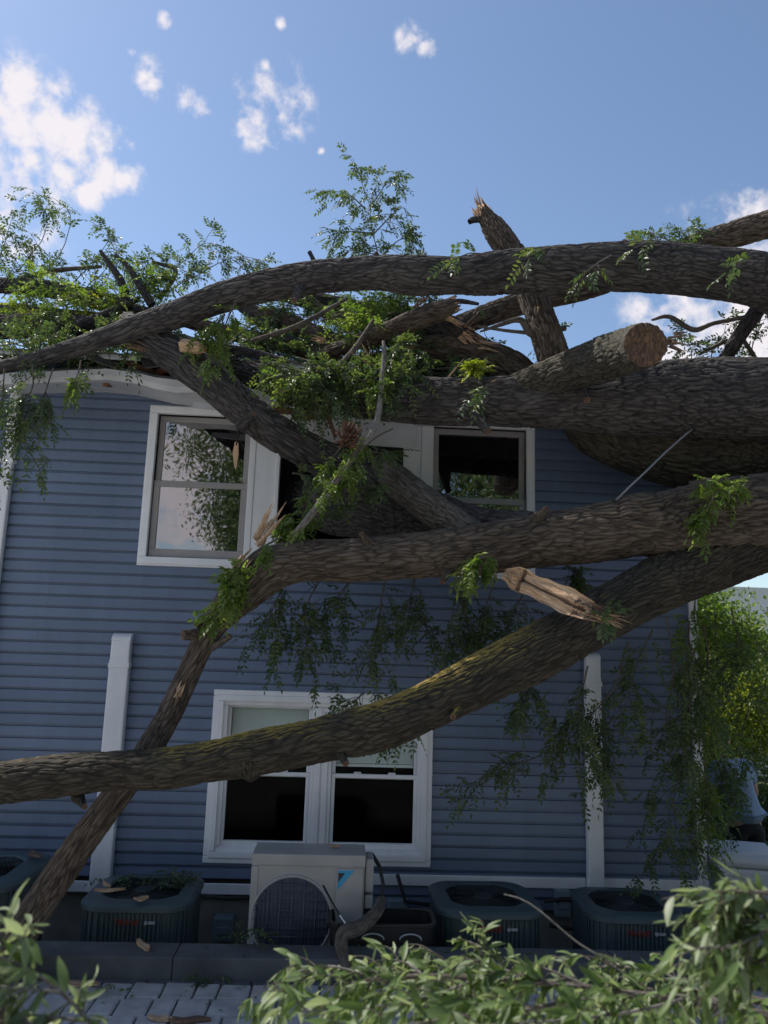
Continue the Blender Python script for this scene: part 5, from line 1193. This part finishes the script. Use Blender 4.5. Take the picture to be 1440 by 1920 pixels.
def near_branch(name, label, stems, twigs, size, seed, limit, spreadL=.34, filler=0):
    root = thing(name, label, 'branch', (0, 0, 0))
    r = np.random.default_rng(seed)
    spots = []
    def put_stem(pts, nm, m):
        P4 = px_path(pts); link(nm, limb_mesh(nm, P4, [m, WOOD], lump=.12), root)
        Q = catmull(P4, 10)[:, :3]; return Q
    stemQ = [put_stem(p, 'stem', TWIG) for p in stems]
    tw = []
    for p in twigs: tw.append(put_stem(p, 'twig', TWIG_P))
    paths = []
    for Q in stemQ+tw:
        T = nrm(np.gradient(Q, axis=0)); tot = np.linalg.norm(np.diff(Q, axis=0), axis=1).sum()
        for j in range(int(tot/.022)):
            k = int(r.uniform(.02, .999)*len(Q)); d = r.normal(0, 1, 3); d = nrm(d-T[k]*(d @ T[k])); d = nrm(d+T[k]*.9)
            Ls = spreadL*r.uniform(.35, 1.0); t = np.linspace(0, 1, 6)[:, None]; S_ = Q[k]+d*Ls*t+np.array([0, 0, -1.])*(Ls*.5*t*t); paths.append((S_, np.linspace(.0024, .001, 6)))
            TS = nrm(np.gradient(S_, axis=0))
            for q in range(4+int(4*Ls/spreadL)):
                u = r.uniform(.15, 1); kk = min(4, int(u*5)); spots.append((S_[kk]+(S_[kk+1]-S_[kk])*(u*5-kk), TS[kk]))
        for q in range(int(tot/.03)):
            k = int(r.uniform(.2, .999)*len(Q)); spots.append((Q[k], T[k]))
    RV, RQ = rods(paths); me = mesh_np('twiglets', RV, RQ, None, [TWIG], attrs={'bark_co': RV, 'ridge': np.full(len(RV), .5)}); link('twiglets', me, root, 'stuff')
    r.shuffle(spots) if False else None
    order = r.permutation(len(spots))
    def orient(i):
        p, t = spots[i]; d = nrm(t*.7+r.normal(0, .55, 3)+np.array([-.1, -.1, -.42])); n_ = nrm(r.normal(0, .5, 3)+np.array([0, -.35, .9])); n_ = nrm(n_-d*(n_ @ d)); x = np.cross(d, n_)
        s = size*r.uniform(.5, 1.35); return Matrix(((x[0]*s, d[0]*s, n_[0]*s, p[0]), (x[1]*s, d[1]*s, n_[1]*s, p[1]), (x[2]*s, d[2]*s, n_[2]*s, p[2]), (0, 0, 0, 1)))
    def near_key(i): return ((spots[i][0]-CAM)**2).sum()
    for i in order[:limit]:
        o = link('leaf', NEAR[r.integers(8)], root); o.matrix_world = orient(i)
    rest = order[limit:limit+filler]
    if len(rest):
        V, Q = [], []; base = 0
        for i in rest:
            src = NEAR[r.integers(8)]; M = np.array(orient(i)); v = np.array([x.co[:] for x in src.vertices]); V.append(v @ M[:3, :3].T+M[:3, 3])
            Q.append(np.array([p.vertices[:] for p in src.polygons])+base); base += len(v)
        link('leaf_mass', mesh_np('leaf_mass', np.vstack(V), np.vstack(Q), None, [LEAF_F]), root, 'stuff')
    return root
near_branch('fallen_branch', 'broad heap of pale green leafy branch lying across the bottom right',
    [[(1950, 2690, 22, -4.2), (1900, 2400, 18, -4.2), (1740, 2130, 14, -4.22), (1560, 1940, 11, -4.25), (1430, 1905, 10, -4.25), (1300, 1876, 9, -4.25), (1180, 1864, 7, -4.25), (1050, 1846, 6, -4.25), (900, 1834, 5, -4.2), (780, 1830, 4, -4.15), (660, 1844, 3, -4.1)],
     [(1560, 1895, 8, -4.15), (1400, 1874, 7, -4.15), (1250, 1856, 6, -4.15), (1120, 1874, 5, -4.2), (980, 1893, 4, -4.3), (850, 1913, 3, -4.4)]],
    [[(1100, 1848, 3, -4.2), (1020, 1816, 2.6, -4.15), (960, 1806, 2, -4.1), (900, 1816, 1.5, -4.1)],
     [(800, 1834, 3, -4.15), (700, 1830, 3, -4.1), (620, 1812, 2.4, -4.05), (560, 1822, 2, -4.05), (515, 1850, 1.4, -4.05)],
     [(900, 1834, 3, -4.2), (820, 1863, 3, -4.3), (700, 1888, 2.5, -4.4), (560, 1896, 2, -4.45)],
     [(1000, 1844, 3, -4.2), (930, 1812, 2.6, -4.1), (870, 1800, 2, -4.05), (800, 1804, 1.6, -4.0)],
     [(1280, 1874, 3, -4.3), (1180, 1898, 3, -4.45), (1050, 1913, 2.5, -4.55), (900, 1923, 2, -4.6)],
     [(1000, 1893, 3, -4.4), (880, 1903, 3, -4.5), (760, 1923, 2.5, -4.6), (640, 1928, 2, -4.6)],
     [(960, 1840, 2.6, -4.15), (930, 1805, 2.2, -4.1), (905, 1778, 1.6, -4.05), (880, 1765, 1.2, -4.0)],
     [(800, 1835, 2.6, -4.1), (770, 1810, 2.2, -4.05), (740, 1800, 1.4, -4.0)],
     [(1350, 1878, 3, -4.2), (1250, 1828, 2.6, -4.1), (1170, 1813, 2, -4.05), (1120, 1813, 1.5, -4.0)]],
    .058, 61, 300, .20, 6500)
arch = thing('bare_twig', 'long bare pale twig arching up over the condenser from the leaf heap', 'twig')
link('stem', limb_mesh('stem', px_path([(1235, 1880, 2.6, -4.15), (1150, 1810, 2.2, -4.05), (1080, 1765, 1.9, -4.0), (1010, 1706, 1.6, -3.95), (975, 1685, 1.3, -3.92), (945, 1677, .9, -3.9)]), [TWIG_P, WOOD], lump=.12), arch)
near_branch('fallen_branch', 'bright leafy branch end rising at the right photo edge', 
    [[(2000, 3179, 20, -4.6), (2000, 2699, 16, -4.6), (1860, 2149, 12, -4.65), (1600, 1799, 8, -4.7), (1500, 1749, 7, -4.7), (1420, 1732, 5, -4.7), (1350, 1712, 3, -4.7)], [(1600, 1719, 6, -4.7), (1480, 1682, 5, -4.72), (1400, 1672, 3.5, -4.72), (1330, 1672, 2.5, -4.72)]],
    [[(1440, 1742, 3, -4.7), (1380, 1772, 2.5, -4.75), (1310, 1777, 2, -4.8)], [(1460, 1702, 3, -4.72), (1420, 1677, 2.5, -4.7), (1400, 1662, 1.6, -4.7)], [(1480, 1782, 3, -4.7), (1400, 1812, 2.5, -4.7), (1330, 1802, 2, -4.7)]],
    .056, 62, 290, .17, 550)
near_branch('fallen_branch', 'sunlit leafy branch in the bottom left corner',
    [[(-140, 1960, 40, -4.7), (-20, 1925, 34, -4.75), (60, 1960, 26, -4.8), (110, 2010, 30, -4.85), (190, 2400, 34, -4.8), (160, 3150, 40, -4.75)]],
    [[(190, 1945, 4.5, -4.7), (140, 1885, 4, -4.72), (90, 1840, 3.5, -4.75), (50, 1815, 3, -4.75), (-10, 1790, 2.5, -4.75)], [(110, 1860, 3, -4.75), (60, 1855, 2.6, -4.78), (0, 1850, 2, -4.8)], [(160, 1915, 3, -4.7), (80, 1905, 2.6, -4.75), (10, 1900, 2, -4.75)], [(50, 1815, 2.4, -4.75), (42, 1770, 2.2, -4.75), (25, 1735, 1.6, -4.75), (-5, 1715, 1.4, -4.75)]],
    .058, 63, 280, .11, 260)
